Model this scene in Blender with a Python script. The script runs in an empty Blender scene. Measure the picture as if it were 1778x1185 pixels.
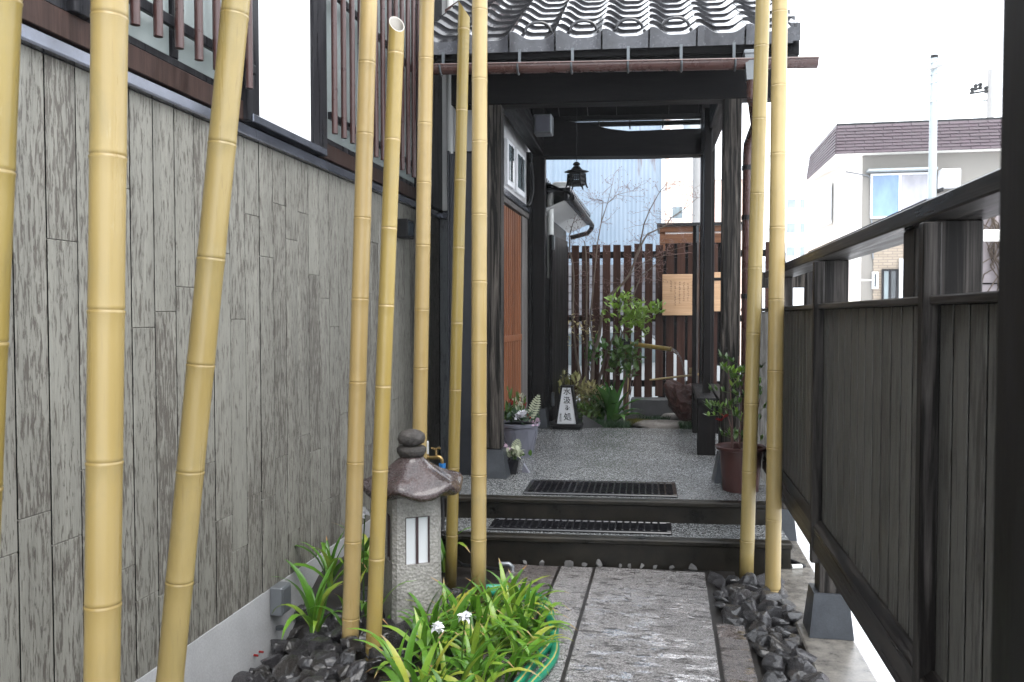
import bpy, bmesh, math, random
from mathutils import Vector, Matrix, Euler, noise as mnoise
R = math.radians
rnd = random.Random(7)
S = bpy.context.scene
COL = S.collection

# ------------------------------------------------------------------ camera
CAM = Vector((0.0, 0.0, 1.5)); YAW = R(10.6); PIT = R(-1.8); FPX = 1435.0
cd = bpy.data.cameras.new('camera'); cam = bpy.data.objects.new('camera', cd); COL.objects.link(cam)
cam.location = CAM; cam.rotation_euler = (R(90) + PIT, 0, YAW)
cd.sensor_width = 36; cd.lens = FPX / 1778 * 36; cd.clip_start = 0.05; cd.clip_end = 1500
cd.dof.use_dof = True; cd.dof.focus_distance = 4.6; cd.dof.aperture_fstop = 7.5
S.camera = cam
# ------------------------------------------------------------------ world, sun, exposure
SUN_EL, SUN_ROT = R(58), R(140)
w = bpy.data.worlds.new('World'); S.world = w; w.use_nodes = True
nt = w.node_tree; nt.nodes.clear()
wo = nt.nodes.new('ShaderNodeOutputWorld'); bg = nt.nodes.new('ShaderNodeBackground')
sk = nt.nodes.new('ShaderNodeTexSky'); sk.sky_type = 'NISHITA'; sk.sun_disc = False
sk.sun_elevation = SUN_EL; sk.sun_rotation = SUN_ROT
mx = nt.nodes.new('ShaderNodeMixRGB'); mx.inputs[0].default_value = 0.9
mx.inputs[2].default_value = (9.3, 9.7, 10.2, 1)          # even overcast cloud
nt.links.new(sk.outputs[0], mx.inputs[1]); nt.links.new(mx.outputs[0], bg.inputs[0])
bg.inputs[1].default_value = 0.15
nt.links.new(bg.outputs[0], wo.inputs[0])
sd = bpy.data.lights.new('sun', 'SUN'); sd.energy = 1.0; sd.angle = R(40); sd.color = (1, .97, .93)
so = bpy.data.objects.new('sun', sd); COL.objects.link(so)
sv = Vector((math.cos(SUN_EL) * math.sin(SUN_ROT), math.cos(SUN_EL) * math.cos(SUN_ROT), math.sin(SUN_EL)))
so.rotation_euler = sv.to_track_quat('Z', 'Y').to_euler()
S.view_settings.view_transform = 'Standard'; S.view_settings.look = 'None'
S.view_settings.gamma = 1; S.view_settings.use_curve_mapping = False
S.view_settings.exposure = 1.65
S.render.engine = 'CYCLES'
S.cycles.max_bounces = 6; S.cycles.diffuse_bounces = 3; S.cycles.glossy_bounces = 3
S.cycles.transmission_bounces = 4; S.cycles.caustics_reflective = False; S.cycles.caustics_refractive = False

# ------------------------------------------------------------------ survey: from a sight line to a real place
_f = Vector((-math.sin(YAW) * math.cos(PIT), math.cos(YAW) * math.cos(PIT), math.sin(PIT)))
_r = Vector((math.cos(YAW), math.sin(YAW), 0)); _u = _r.cross(_f)
def ray(px, py): return _f + _r * ((px - 889) / FPX) - _u * ((py - 592.5) / FPX)
def aY(px, py, Y): d = ray(px, py); return CAM + d * (Y / d.y)
def aX(px, py, X): d = ray(px, py); return CAM + d * (X / d.x)
def aZ(px, py, Z): d = ray(px, py); return CAM + d * ((Z - 1.5) / d.z)

# ------------------------------------------------------------------ mesh builder
class MB:
    def __init__(s): s.v = []; s.f = []; s.m = []
    def add(s, vs, fs, mi=0):
        b = len(s.v); s.v += [tuple(p) for p in vs]
        for q in fs: s.f.append(tuple(b + i for i in q)); s.m.append(mi)
        return s
    def box(s, a, b, mi=0, c=0.0, M=None, edge=False):
        x0, x1 = sorted((a[0], b[0])); y0, y1 = sorted((a[1], b[1])); z0, z1 = sorted((a[2], b[2]))
        c = min(c, .45 * min(x1 - x0, y1 - y0, z1 - z0))
        if c <= 0:
            vs = [Vector(p) for p in ((x0,y0,z0),(x1,y0,z0),(x1,y1,z0),(x0,y1,z0),(x0,y0,z1),(x1,y0,z1),(x1,y1,z1),(x0,y1,z1))]
            fs = [(0,3,2,1),(4,5,6,7),(0,1,5,4),(1,2,6,5),(2,3,7,6),(3,0,4,7)]
        else:
            vs = []; idx = {}
            for ix, X in enumerate((x0, x1)):
                for iy, Y in enumerate((y0, y1)):
                    for iz, Z in enumerate((z0, z1)):
                        sx = c if ix == 0 else -c; sy = c if iy == 0 else -c; sz = c if iz == 0 else -c
                        for k, d in enumerate(((0, sy, sz), (sx, 0, sz), (sx, sy, 0))):
                            idx[(ix, iy, iz, k)] = len(vs); vs.append(Vector((X + d[0], Y + d[1], Z + d[2])))
            I = lambda *a: idx[a]
            fs = [(I(0,0,0,0),I(0,0,1,0),I(0,1,1,0),I(0,1,0,0)), (I(1,0,0,0),I(1,1,0,0),I(1,1,1,0),I(1,0,1,0)),
                  (I(0,0,0,1),I(1,0,0,1),I(1,0,1,1),I(0,0,1,1)), (I(0,1,0,1),I(0,1,1,1),I(1,1,1,1),I(1,1,0,1)),
                  (I(0,0,0,2),I(0,1,0,2),I(1,1,0,2),I(1,0,0,2)), (I(0,0,1,2),I(1,0,1,2),I(1,1,1,2),I(0,1,1,2))]
            for ix in (0, 1):
                for iy in (0, 1):
                    fs.append((I(ix,iy,0,0),I(ix,iy,0,1),I(ix,iy,1,1),I(ix,iy,1,0)))
                for iz in (0, 1):
                    fs.append((I(ix,0,iz,0),I(ix,0,iz,2),I(ix,1,iz,2),I(ix,1,iz,0)))
            for iy in (0, 1):
                for iz in (0, 1):
                    fs.append((I(0,iy,iz,1),I(0,iy,iz,2),I(1,iy,iz,2),I(1,iy,iz,1)))
            for ix in (0, 1):
                for iy in (0, 1):
                    for iz in (0, 1): fs.append((I(ix,iy,iz,0),I(ix,iy,iz,1),I(ix,iy,iz,2)))
        if M is not None: vs = [M @ p for p in vs]
        s.add(vs, fs, mi)
        if edge:                                   # unweathered joint edges take the second material
            for q in (2, 3): s.m[len(s.m) - len(fs) + q] = 1
        return s
    def beam(s, p, q, wx, wy, mi=0, c=.004, up=(0,0,1)):
        """a squared timber from p to q, wx across, wy along `up`"""
        p = Vector(p); q = Vector(q); d = q - p; L = d.length; d.normalize(); up = Vector(up)
        x = d.cross(up)
        if x.length < 1e-5: x = Vector((1,0,0))
        x.normalize(); y = x.cross(d)
        M = Matrix(((x.x,d.x,y.x,p.x),(x.y,d.y,y.y,p.y),(x.z,d.z,y.z,p.z),(0,0,0,1)))
        return s.box((-wx/2,0,-wy/2), (wx/2,L,wy/2), mi, c, M)
    def tube(s, pts, rad, n=8, mi=0, cap=True):
        pts = [Vector(p) for p in pts]
        if not hasattr(rad, '__len__'): rad = [rad] * len(pts)
        b = len(s.v); ref = None
        for i, p in enumerate(pts):
            d = (pts[min(i+1, len(pts)-1)] - pts[max(i-1, 0)])
            if d.length < 1e-9: d = Vector((0,0,1))
            d.normalize()
            if ref is None: ref = Vector((1,0,0)) if abs(d.x) < .8 else Vector((0,1,0))
            x = ref - d * ref.dot(d)
            if x.length < 1e-6: x = d.orthogonal()
            x.normalize(); ref = x; y = d.cross(x)
            for k in range(n):
                a = 2 * math.pi * k / n
                s.v.append(tuple(p + (x * math.cos(a) + y * math.sin(a)) * rad[i]))
        for i in range(len(pts) - 1):
            for k in range(n):
                k2 = (k + 1) % n
                s.f.append((b+i*n+k, b+i*n+k2, b+(i+1)*n+k2, b+(i+1)*n+k)); s.m.append(mi)
        if cap:
            s.f.append(tuple(b + k for k in reversed(range(n)))); s.m.append(mi)
            e = b + (len(pts)-1)*n; s.f.append(tuple(e + k for k in range(n))); s.m.append(mi)
        return s
    def lathe(s, prof, n=24, c=(0,0,0), mi=0, fn=None):
        b = len(s.v); c = Vector(c)
        for i, (r, z) in enumerate(prof):
            for k in range(n):
                a = 2*math.pi*k/n
                p = Vector((r*math.cos(a), r*math.sin(a), z))
                if fn: p = fn(p, a, i)
                s.v.append(tuple(c + p))
        for i in range(len(prof)-1):
            for k in range(n):
                k2 = (k+1) % n
                s.f.append((b+i*n+k, b+i*n+k2, b+(i+1)*n+k2, b+(i+1)*n+k)); s.m.append(mi)
        if prof[0][0] > 1e-5: s.f.append(tuple(b+k for k in reversed(range(n)))); s.m.append(mi)
        if prof[-1][0] > 1e-5:
            e = b+(len(prof)-1)*n; s.f.append(tuple(e+k for k in range(n))); s.m.append(mi)
        return s
    def prism(s, poly, v, mi=0):
        """polygon (list of points) swept by vector v"""
        n = len(poly); v = Vector(v); poly = [Vector(p) for p in poly]
        fs = [tuple(reversed(range(n))), tuple(range(n, 2*n))] + [(i, (i+1) % n, n+(i+1) % n, n+i) for i in range(n)]
        return s.add(poly + [p + v for p in poly], fs, mi)
    def quad(s, *p, mi=0): return s.add(p, [tuple(range(len(p)))], mi)
    def mesh(s, name, mats, smooth=False):
        me = bpy.data.meshes.new(name); me.from_pydata(s.v, [], s.f)
        if not isinstance(mats, (list, tuple)): mats = [mats]
        for m in mats: me.materials.append(m)
        if len(mats) > 1: me.polygons.foreach_set('material_index', s.m)
        bm = bmesh.new(); bm.from_mesh(me); bmesh.ops.recalc_face_normals(bm, faces=bm.faces); bm.to_mesh(me); bm.free()
        if smooth: 
            me.polygons.foreach_set('use_smooth', [True]*len(me.polygons))
            if smooth != 'all':
                try: me.set_sharp_from_angle(angle=R(40))
                except Exception: pass
        me.update(); return me
    def build(s, name, mats, parent=None, smooth=False, **tags):
        return put(name, s.mesh(name, mats, smooth), parent, **tags)

WM = {}                                              # world matrices while building
def put(name, data, parent=None, loc=None, rot=None, scale=None, local=False, **tags):
    o = bpy.data.objects.new(name, data); COL.objects.link(o)
    if loc is not None: o.location = loc
    if rot is not None: o.rotation_euler = rot
    if scale is not None: o.scale = scale if hasattr(scale, '__len__') else (scale,)*3
    m = Matrix.LocRotScale(o.location, o.rotation_euler, o.scale)
    if parent is not None:
        o.parent = parent; pw = WM[parent.name]
        if local: m = pw @ m
        else: o.matrix_parent_inverse = pw.inverted()
    WM[o.name] = m
    for k, v in tags.items():
        if v is not None: o[k] = v
    return o
def thing(name, label, cat, loc=(0,0,0), group=None, rot=None):
    return put(name, None, None, loc, rot, label=label, category=cat, group=group)
def tag(o, label, cat, group=None):
    o['label'] = label; o['category'] = cat
    if group: o['group'] = group
    return o
def struct(name, mb, m, parent=None, smooth=False):
    o = mb.build(name, m, parent, smooth)
    if parent is None: o['kind'] = 'structure'
    return o

# ------------------------------------------------------------------ materials
TONE = .64                                            # one scale for every dry-looking albedo of the wet scene
BRIGHT = {'stained_white_plaster', 'white_window_frame', 'pale_wet_paving', 'cream_render', 'pale_peach_render', 'pale_grey_render', 'falling_water', 'white_petal'}
class NM:
    def __init__(s, name):
        s.mat = bpy.data.materials.new(name); s.mat.use_nodes = True; s.t = s.mat.node_tree
        s.b = s.t.nodes['Principled BSDF']
        tc = s.t.nodes.new('ShaderNodeTexCoord'); oi = s.t.nodes.new('ShaderNodeObjectInfo')
        s.rand = oi.outputs['Random']
        mul = s.n('ShaderNodeVectorMath', operation='SCALE'); mul.inputs[0].default_value = (13.1, 7.7, 23.3)
        s.l(s.rand, mul.inputs[3])
        ad = s.n('ShaderNodeVectorMath', operation='ADD'); s.l(tc.outputs['Object'], ad.inputs[0]); s.l(mul.outputs[0], ad.inputs[1])
        s.co = ad.outputs[0]; s.raw = tc.outputs['Object']; s.gen = tc.outputs['Generated']
    def n(s, t, **k):
        x = s.t.nodes.new(t)
        for a, b in k.items(): setattr(x, a, b)
        return x
    def l(s, a, b): s.t.links.new(a, b)
    def map(s, sc, co=None, rot=(0,0,0)):
        m = s.n('ShaderNodeMapping'); m.inputs['Scale'].default_value = sc; m.inputs['Rotation'].default_value = rot
        s.l(co or s.co, m.inputs[0]); return m.outputs[0]
    def noise(s, vec, scale=1, detail=5, rough=.6, dist=0):
        x = s.n('ShaderNodeTexNoise'); s.l(vec, x.inputs['Vector']); x.inputs['Scale'].default_value = scale
        x.inputs['Detail'].default_value = detail; x.inputs['Roughness'].default_value = rough; x.inputs['Distortion'].default_value = dist
        return x.outputs[0]
    def voro(s, vec, scale, feature='F1', out=0, rnd=1):
        x = s.n('ShaderNodeTexVoronoi', feature=feature); s.l(vec, x.inputs['Vector']); x.inputs['Scale'].default_value = scale
        x.inputs['Randomness'].default_value = rnd; return x.outputs[out]
    def ramp(s, fac, stops, interp='LINEAR'):
        x = s.n('ShaderNodeValToRGB'); s.l(fac, x.inputs[0]); e = x.color_ramp.elements; x.color_ramp.interpolation = interp
        while len(e) < len(stops): e.new(.5)
        for el, (p, c) in zip(e, stops):
            el.position = p; el.color = (c, c, c, 1) if not hasattr(c, '__len__') else (*c[:3], 1)
        return x.outputs[0]
    def mix(s, f, a, b, mode='MIX'):
        x = s.n('ShaderNodeMixRGB', blend_type=mode)
        for i, v in enumerate((f, a, b)):
            if hasattr(v, 'is_output'): s.l(v, x.inputs[i])
            elif i == 0: x.inputs[0].default_value = v
            else: x.inputs[i].default_value = (*v[:3], 1) if hasattr(v, '__len__') else (v, v, v, 1)
        return x.outputs[0]
    def math(s, op, a, b=0.0, clamp=False):
        x = s.n('ShaderNodeMath', operation=op); x.use_clamp = clamp
        for i, v in enumerate((a, b)):
            if hasattr(v, 'is_output'): s.l(v, x.inputs[i])
            else: x.inputs[i].default_value = v
        return x.outputs[0]
    def bump(s, h, strength=.3, dist=.01):
        x = s.n('ShaderNodeBump'); x.inputs['Strength'].default_value = strength; x.inputs['Distance'].default_value = dist
        s.l(h, x.inputs['Height']); s.l(x.outputs[0], s.b.inputs['Normal']); return s
    def out(s, col=None, rough=None, metal=0, spec=None, **k):
        if col is not None and s.mat.name not in BRIGHT: col = s.mix(1, col, TONE, 'MULTIPLY')
        for key, v in (('Base Color', col), ('Roughness', rough), ('Metallic', metal), ('Specular IOR Level', spec)):
            if v is None: continue
            i = s.b.inputs[key]
            if hasattr(v, 'is_output'): s.l(v, i)
            elif key == 'Base Color': i.default_value = (*v[:3], 1)
            else: i.default_value = v
        for key, v in k.items(): s.b.inputs[key.replace('_', ' ')].default_value = v
        return s.mat
def axis_scale(axis, across, along): return tuple(along if i == axis else across for i in range(3))

def wood(name, dark, light, axis=2, lo=.42, hi=.78, rough=.5, across=26, along=1.6, bump=.25):
    k = NM(name); g = k.noise(k.map(axis_scale(axis, across, along)), 1, 7, .65, .6)
    fine = k.noise(k.map(axis_scale(axis, 190, 4)), 1, 3, .6)
    c = k.ramp(g, [(lo, dark), (hi, light)])
    c = k.mix(.55, c, k.ramp(fine, [(.3, .55), (.7, 1.25)]), 'MULTIPLY')
    tone = k.ramp(k.rand, [(0, .8), (1, 1.2)])
    c = k.mix(1, c, tone, 'MULTIPLY')
    h = k.math('ADD', g, k.math('MULTIPLY', fine, .6)); k.bump(h, bump, .004)
    r = k.ramp(g, [(.3, max(.05, rough - .12)), (.8, min(1, rough + .25))])
    return k.out(c, r, spec=.09)
def siding(name, pale, worn, bias=.0, across=34, along=4.5, rough=.55, spec=.25):
    k = NM(name)
    st = k.noise(k.map((across, across, along)), 1, 9, .72, .5)
    patch = k.noise(k.map((3.2, 3.2, .8)), 1, 3, .5)
    fine = k.noise(k.map((260, 260, 9)), 1, 3, .6)
    rr = k.math('MULTIPLY', k.math('SUBTRACT', k.rand, .5), .05)
    f = k.math('ADD', k.math('ADD', st, k.math('MULTIPLY', k.math('SUBTRACT', patch, .5), .24)), rr)
    m = k.ramp(f, [(.485 + bias, 0), (.545 + bias, 1)])
    c = k.mix(m, pale, worn)
    c = k.mix(.45, c, k.ramp(fine, [(.3, .68), (.7, 1.2)]), 'MULTIPLY')
    c = k.mix(1, c, k.ramp(k.noise(k.map((9, 9, 1.1)), 1, 4, .6), [(.25, .78), (.75, 1.15)]), 'MULTIPLY')
    k.bump(k.math('ADD', k.math('MULTIPLY', m, -.6), fine), .5, .003)
    return k.out(c, rough, spec=spec)
def plain(name, col, rough=.5, metal=0, var=.15, scale=8, bump=0, **kw):
    kw = {a.replace('spec', 'spec'): b for a, b in kw.items()}
    k = NM(name); g = k.noise(k.co, scale, 6, .65)
    c = k.mix(1, col, k.ramp(g, [(.25, 1 - var), (.75, 1 + var)]), 'MULTIPLY')
    if bump: k.bump(k.noise(k.co, scale * 12, 4, .6), bump, .003)
    r = k.ramp(g, [(.2, max(.02, rough * .8)), (.8, min(1, rough * 1.2))])
    return k.out(c, r, metal, **kw)

M = {}
M['gate_v'] = wood('gate_timber_upright', (.007, .006, .006), (.034, .03, .029), 2, .48, .88, .42)
M['gate_x'] = wood('gate_timber_cross', (.006, .0055, .006), (.022, .02, .02), 0, .45, .9, .5)
M['gate_y'] = wood('gate_timber_long', (.006, .0055, .006), (.024, .022, .022), 1, .45, .9, .4)
M['post_worn'] = wood('worn_post_timber', (.011, .010, .009), (.24, .21, .185), 2, .46, .78, .6, 34, 1.3, .5)
M['fence_v'] = wood('fence_post_timber', (.015, .013, .012), (.19, .172, .158), 2, .45, .82, .45, 34, 1.2)
M['near_post'] = wood('shaded_post_timber', (.010, .009, .009), (.036, .033, .034), 2, .42, .8, .5, 22, 2.5)  # colour darkened to carry the shade on this post
M['fence_y'] = wood('fence_rail_timber', (.015, .013, .012), (.20, .18, .165), 1, .46, .82, .34, 34, 1.2)
M['slat'] = wood('slat_timber', (.04, .017, .012), (.10, .05, .035), 2, .35, .8, .5, 20, 1.2)
M['door'] = wood('cedar_door', (.20, .07, .033), (.36, .15, .075), 2, .3, .75, .45, 30, .9)
M['grey_board'] = wood('weathered_board', (.10, .09, .085), (.30, .28, .26), 2, .35, .75, .6, 28, 1.1)
M['brown_sill'] = wood('brown_sill_board', (.035, .02, .016), (.11, .068, .058), 2, .35, .8, .4, 16, 2.5)
M['board_sign'] = wood('pale_sign_board', (.58, .36, .205), (.72, .48, .30), 0, .3, .75, .5, 22, 1.0, .1)
M['brown_beam'] = wood('brown_balcony_board', (.14, .06, .03), (.27, .13, .07), 0, .3, .8, .6)
M['siding'] = siding('worn_grey_siding', (.318, .308, .267), (.148, .133, .114), .02, 85, 12)
M['siding_blue'] = siding('blue_grey_siding', (.20, .22, .23), (.11, .112, .118), .05, 62, 8.5)
M['dark_siding'] = siding('dark_fence_siding', (.14, .135, .123), (.065, .06, .053), .01, 90, 7, .42)
M['annex'] = siding('dark_annex_boarding', (.06, .06, .06), (.03, .03, .03), 0, 60, 4, .5)
M['backing'] = plain('dark_backing', (.006, .006, .006), .9, spec=.0)
M['plaster'] = plain('white_plaster', (.80, .80, .80), .75, var=.05, scale=5, bump=.15)
def _plaster_mould():
    k = NM('stained_white_plaster'); a = k.noise(k.map((30, 30, 18)), 1, 8, .75); b = k.noise(k.co, 2.6, 3, .5)
    m = k.ramp(k.math('ADD', k.math('MULTIPLY', a, .6), k.math('MULTIPLY', b, .6)), [(.70, 0), (.78, 1)])
    c = k.mix(m, (.80, .80, .80), (.30, .30, .33)); k.bump(a, .15, .004); return k.out(c, .7)
M['plaster_mould'] = _plaster_mould()
def _conc(name, a, b, wet=.6, scale=3, spec=.5):
    k = NM(name); g = k.noise(k.co, scale, 8, .65); f = k.noise(k.co, 120, 3, .6)
    c = k.ramp(g, [(.3, a), (.7, b)]); c = k.mix(.4, c, k.ramp(f, [(.3, .7), (.7, 1.2)]), 'MULTIPLY')
    k.bump(k.math('ADD', g, k.math('MULTIPLY', f, .4)), .3, .006)
    return k.out(c, k.ramp(g, [(.3, wet * .6), (.7, wet)]), spec=spec)
M['foundation'] = _conc('pale_foundation_render', (.50, .50, .50), (.63, .63, .64), .8)
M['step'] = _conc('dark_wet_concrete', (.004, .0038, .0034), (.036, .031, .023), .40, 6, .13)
M['kerb'] = _conc('mottled_wet_concrete', (.09, .083, .076), (.27, .25, .22), .26, 14)
M['stone_foot'] = _conc('blue_grey_stone_foot', (.035, .04, .047), (.07, .077, .088), .45, 7, .2)
M['lot'] = _conc('pale_wet_paving', (.60, .61, .63), (.74, .75, .77), .35, 1.2)
M['soil'] = _conc('dark_wet_soil', (.012, .010, .009), (.035, .03, .026), .5, 14)
M['block'] = _conc('dark_garden_block', (.05, .052, .055), (.10, .10, .105), .6, 6)
def _agg(name, a, b, scale, rough):
    k = NM(name); cell = k.voro(k.raw, scale, 'F1', 1); d = k.voro(k.raw, scale, 'F1', 0)
    sep = k.n('ShaderNodeSeparateColor'); k.l(cell, sep.inputs[0])
    c = k.ramp(sep.outputs[0], [(.15, a), (.5, tuple((x+y)*.42 for x, y in zip(a, b))), (.9, b)])
    c = k.mix(1, c, k.ramp(d, [(.25, 1.0), (.75, .25)]), 'MULTIPLY')
    big = k.noise(k.raw, 2.2, 4, .5); c = k.mix(1, c, k.ramp(big, [(.3, .82), (.7, 1.12)]), 'MULTIPLY')
    k.bump(k.math('MULTIPLY', d, -1), .55, .006)
    return k.out(c, k.ramp(big, [(.3, rough*.7), (.7, rough*1.2)]))
M['aggregate'] = _agg('washed_pebble_floor', (.09, .096, .104), (.66, .68, .68), 125, .2)
def _slab(name, tint):
    k = NM(name)
    chip = k.noise(k.map((15, 36, 20)), 1, 6, .66, .6); grit = k.noise(k.co, 170, 4, .75); low = k.noise(k.map((5, 9, 5)), 1, 4, .6)
    film = k.noise(k.map((9, 23, 12)), 1, 5, .6, .4)
    spk = k.voro(k.co, 230, 'F1', 1); sep = k.n('ShaderNodeSeparateColor'); k.l(spk, sep.inputs[0])
    c = k.ramp(sep.outputs[0], [(.05, (.10, .09, .087)), (.45, (.38, .355, .35)), (.95, (.80, .77, .76))])
    c = k.mix(1, c, k.ramp(grit, [(.3, .62), (.7, 1.2)]), 'MULTIPLY')
    c = k.mix(1, c, k.ramp(low, [(.3, .9), (.7, 1.15)]), 'MULTIPLY')
    c = k.mix(1, c, tint, 'MULTIPLY')
    pit = k.ramp(chip, [(.425, 1), (.445, 0)]); c = k.mix(k.math('MULTIPLY', pit, .85), c, (.035, .028, .026))
    pud = k.ramp(k.math('ADD', k.math('MULTIPLY', film, .75), k.math('MULTIPLY', low, .30)), [(.545, 0), (.565, 1)])
    h = k.math('ADD', k.math('MULTIPLY', k.math('MINIMUM', chip, .5), 1.3), k.math('MULTIPLY', grit, .30))
    h = k.mix(pud, h, k.math('ADD', .70, k.math('MULTIPLY', k.noise(k.map((40, 60, 40)), 1, 2, .5), .10)))
    k.bump(h, .85, .03)
    cb = k.n('ShaderNodeBump'); cb.inputs['Strength'].default_value = .7; cb.inputs['Distance'].default_value = .02
    k.l(k.mix(pud, k.math('ADD', chip, k.math('MULTIPLY', grit, .2)), k.math('ADD', .55, k.math('MULTIPLY', k.noise(k.map((30, 50, 30)), 1, 2, .5), .14))), cb.inputs['Height']); k.l(cb.outputs[0], k.b.inputs['Coat Normal'])
    return k.out(c, k.mix(pud, k.ramp(grit, [(.3, .18), (.7, .42)]), .04), Coat_Weight=1.0, Coat_Roughness=.07, Coat_IOR=1.7)
M['slab'] = _slab('wet_split_granite', (1, 1, 1)); M['slab_dark'] = _slab('dark_brown_split_granite', (.50, .45, .43))
def _rock(name, a, b, rough=.22, scale=10):
    k = NM(name); g = k.noise(k.co, scale, 8, .7); f = k.noise(k.map((40, 40, 90)), 1, 5, .7)
    c = k.ramp(g, [(.3, a), (.72, b)]); c = k.mix(1, c, k.ramp(k.rand, [(0, .7), (1, 1.35)]), 'MULTIPLY')
    k.bump(k.math('ADD', g, k.math('MULTIPLY', f, .5)), 1.0, .02)
    wet = dict(Coat_Weight=.55, Coat_Roughness=.10) if rough < .25 else {}
    return k.out(c, k.ramp(f, [(.3, rough*.6), (.7, min(1, rough*1.9))]), **wet)
M['rock'] = _rock('dark_wet_rock', (.018, .017, .020), (.085, .078, .084), .2)
M['rock_brown'] = _rock('brown_wet_rock', (.016, .013, .012), (.06, .05, .045), .2)
M['pale_rock'] = _rock('pale_stone', (.28, .27, .27), (.5, .49, .48), .4)
M['lava'] = _rock('red_lava_rock', (.045, .02, .017), (.17, .075, .06), .3, 16)
M['step_stone'] = _rock('stepping_stone', (.22, .20, .18), (.40, .37, .34), .45, 9)
def _granite():
    k = NM('rough_pale_granite'); g = k.noise(k.co, 55, 5, .7); v = k.voro(k.co, 70, 'F1', 0); s2 = k.noise(k.co, 400, 2, .6); low = k.noise(k.co, 6, 4, .6)
    c = k.ramp(g, [(.3, (.30, .285, .265)), (.7, (.53, .51, .48))]); c = k.mix(.5, c, k.ramp(s2, [(.3, .6), (.7, 1.3)]), 'MULTIPLY')
    c = k.mix(1, c, k.ramp(low, [(.3, .75), (.7, 1.1)]), 'MULTIPLY')
    k.bump(k.math('ADD', v, k.math('MULTIPLY', s2, .3)), .5, .009); return k.out(c, .6)
M['granite'] = _granite()
def _cap():
    k = NM('wet_brown_stone_cap'); g = k.noise(k.co, 70, 5, .7); s2 = k.noise(k.co, 330, 2, .6); low = k.noise(k.co, 9, 4, .6)
    c = k.ramp(low, [(.3, (.024, .013, .013)), (.7, (.065, .036, .035))]); c = k.mix(1, c, k.ramp(s2, [(.55, 1), (.75, 2.4)]), 'MULTIPLY')
    k.bump(k.math('ADD', g, k.math('MULTIPLY', s2, .4)), .7, .01); return k.out(c, k.ramp(g, [(.3, .15), (.7, .38)]), Coat_Weight=.6, Coat_Roughness=.12)
M['cap'] = _cap()
M['lotus'] = _rock('dark_carved_stone', (.03, .026, .023), (.12, .105, .095), .38, 26)
def _bamboo(name, a, b, spots=.3):
    k = NM(name); g = k.noise(k.map((30, 30, 1.1)), 1, 5, .6); low = k.noise(k.map((3, 3, .9)), 1, 3, .5); sp = k.noise(k.map((120, 120, 55)), 1, 4, .75)
    c = k.ramp(k.math('ADD', k.math('MULTIPLY', g, .35), k.math('MULTIPLY', low, .65)), [(.35, a), (.68, b)])
    c = k.mix(k.math('MULTIPLY', k.ramp(sp, [(.68, 0), (.76, 1)]), spots), c, (.16, .09, .04))
    gp = k.noise(k.map((7, 7, 3.2)), 1, 6, .7, .8); c = k.mix(k.math('MULTIPLY', k.ramp(gp, [(.52, 0), (.72, 1)]), .42), c, (.30, .25, .12))
    scr = k.noise(k.map((95, 95, 2.6)), 1, 5, .7); c = k.mix(k.math('MULTIPLY', k.ramp(scr, [(.60, 0), (.70, 1)]), .35), c, (.27, .18, .08))
    c = k.mix(k.math('MULTIPLY', k.ramp(k.noise(k.map((60, 60, 9)), 1, 6, .75), [(.62, 0), (.72, 1)]), .3), c, (.62, .54, .36))
    c = k.mix(1, c, k.ramp(k.rand, [(0, (.86, .88, .80)), (.5, (1, 1, 1)), (1, (1.10, 1.07, 1.02))]), 'MULTIPLY')
    k.bump(k.noise(k.map((220, 220, 3)), 1, 2, .5), .08, .002)
    return k.out(c, k.ramp(g, [(.3, .26), (.7, .42)]))
M['bamboo'] = _bamboo('pale_bamboo', (.425, .305, .112), (.525, .395, .172))
M['bamboo_spot'] = _bamboo('spotted_bamboo', (.42, .30, .115), (.52, .39, .175), .75)
M['bamboo_old'] = _bamboo('olive_bamboo', (.335, .235, .06), (.45, .335, .105), .45)
M['bamboo_node'] = _bamboo('bamboo_ring', (.36, .25, .085), (.48, .36, .15), .3)
M['bamboo_in'] = plain('bamboo_inner_wall', (.44, .41, .36), .6, var=.1)
M['tile'] = plain('black_glazed_tile', (.03, .03, .034), .13, var=.35, scale=14)
M['eave_tile'] = plain('wet_grey_eave_tile', (.05, .052, .062), .26, var=.4, scale=16)
M['flash'] = plain('dark_wet_metal_flashing', (.20, .215, .26), .24, .75, var=.3, scale=9)
M['pipe_brown'] = plain('brown_plastic_pipe', (.09, .042, .036), .28, var=.12)
M['lattice_brown'] = plain('brown_lattice_tube', (.08, .036, .032), .3, var=.18, scale=20)
M['zinc'] = plain('zinc_bracket', (.13, .145, .155), .4, .6, var=.2)
M['zinc_box'] = plain('grey_metal_box', (.27, .29, .31), .32, .5, var=.1)
M['black_metal'] = plain('black_iron', (.012, .012, .013), .42, .0, var=.2, scale=30, spec=.2)
M['black_panel'] = plain('black_wet_panel', (.022, .024, .03), .3, var=.3, scale=7, spec=.2)
M['black_frame'] = wood('black_window_frame', (.018, .018, .021), (.075, .072, .078), 2, .45, .85, .32)
M['rubber'] = plain('black_rubber', (.012, .012, .015), .17, var=.15)
M['white_pipe'] = plain('white_plastic_pipe', (.76, .77, .74), .35, var=.06)
M['brass'] = plain('brass', (.42, .285, .115), .34, .9, var=.2, scale=25)
M['blue_plastic'] = plain('blue_plastic', (.02, .22, .62), .4, var=.1)
M['green_plastic'] = plain('green_hose_plastic', (.015, .30, .17), .33, var=.15)
M['green_dark'] = plain('green_coupling', (.05, .20, .10), .4)
M['yellow_line'] = plain('yellow_hose_stripe', (.62, .55, .16), .4, var=.1)
M['pot_grey'] = plain('grey_resin_pot', (.20, .205, .25), .5, var=.1)
M['pot_brown'] = plain('brown_plastic_pot', (.085, .032, .028), .42, var=.15, scale=4)
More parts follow.
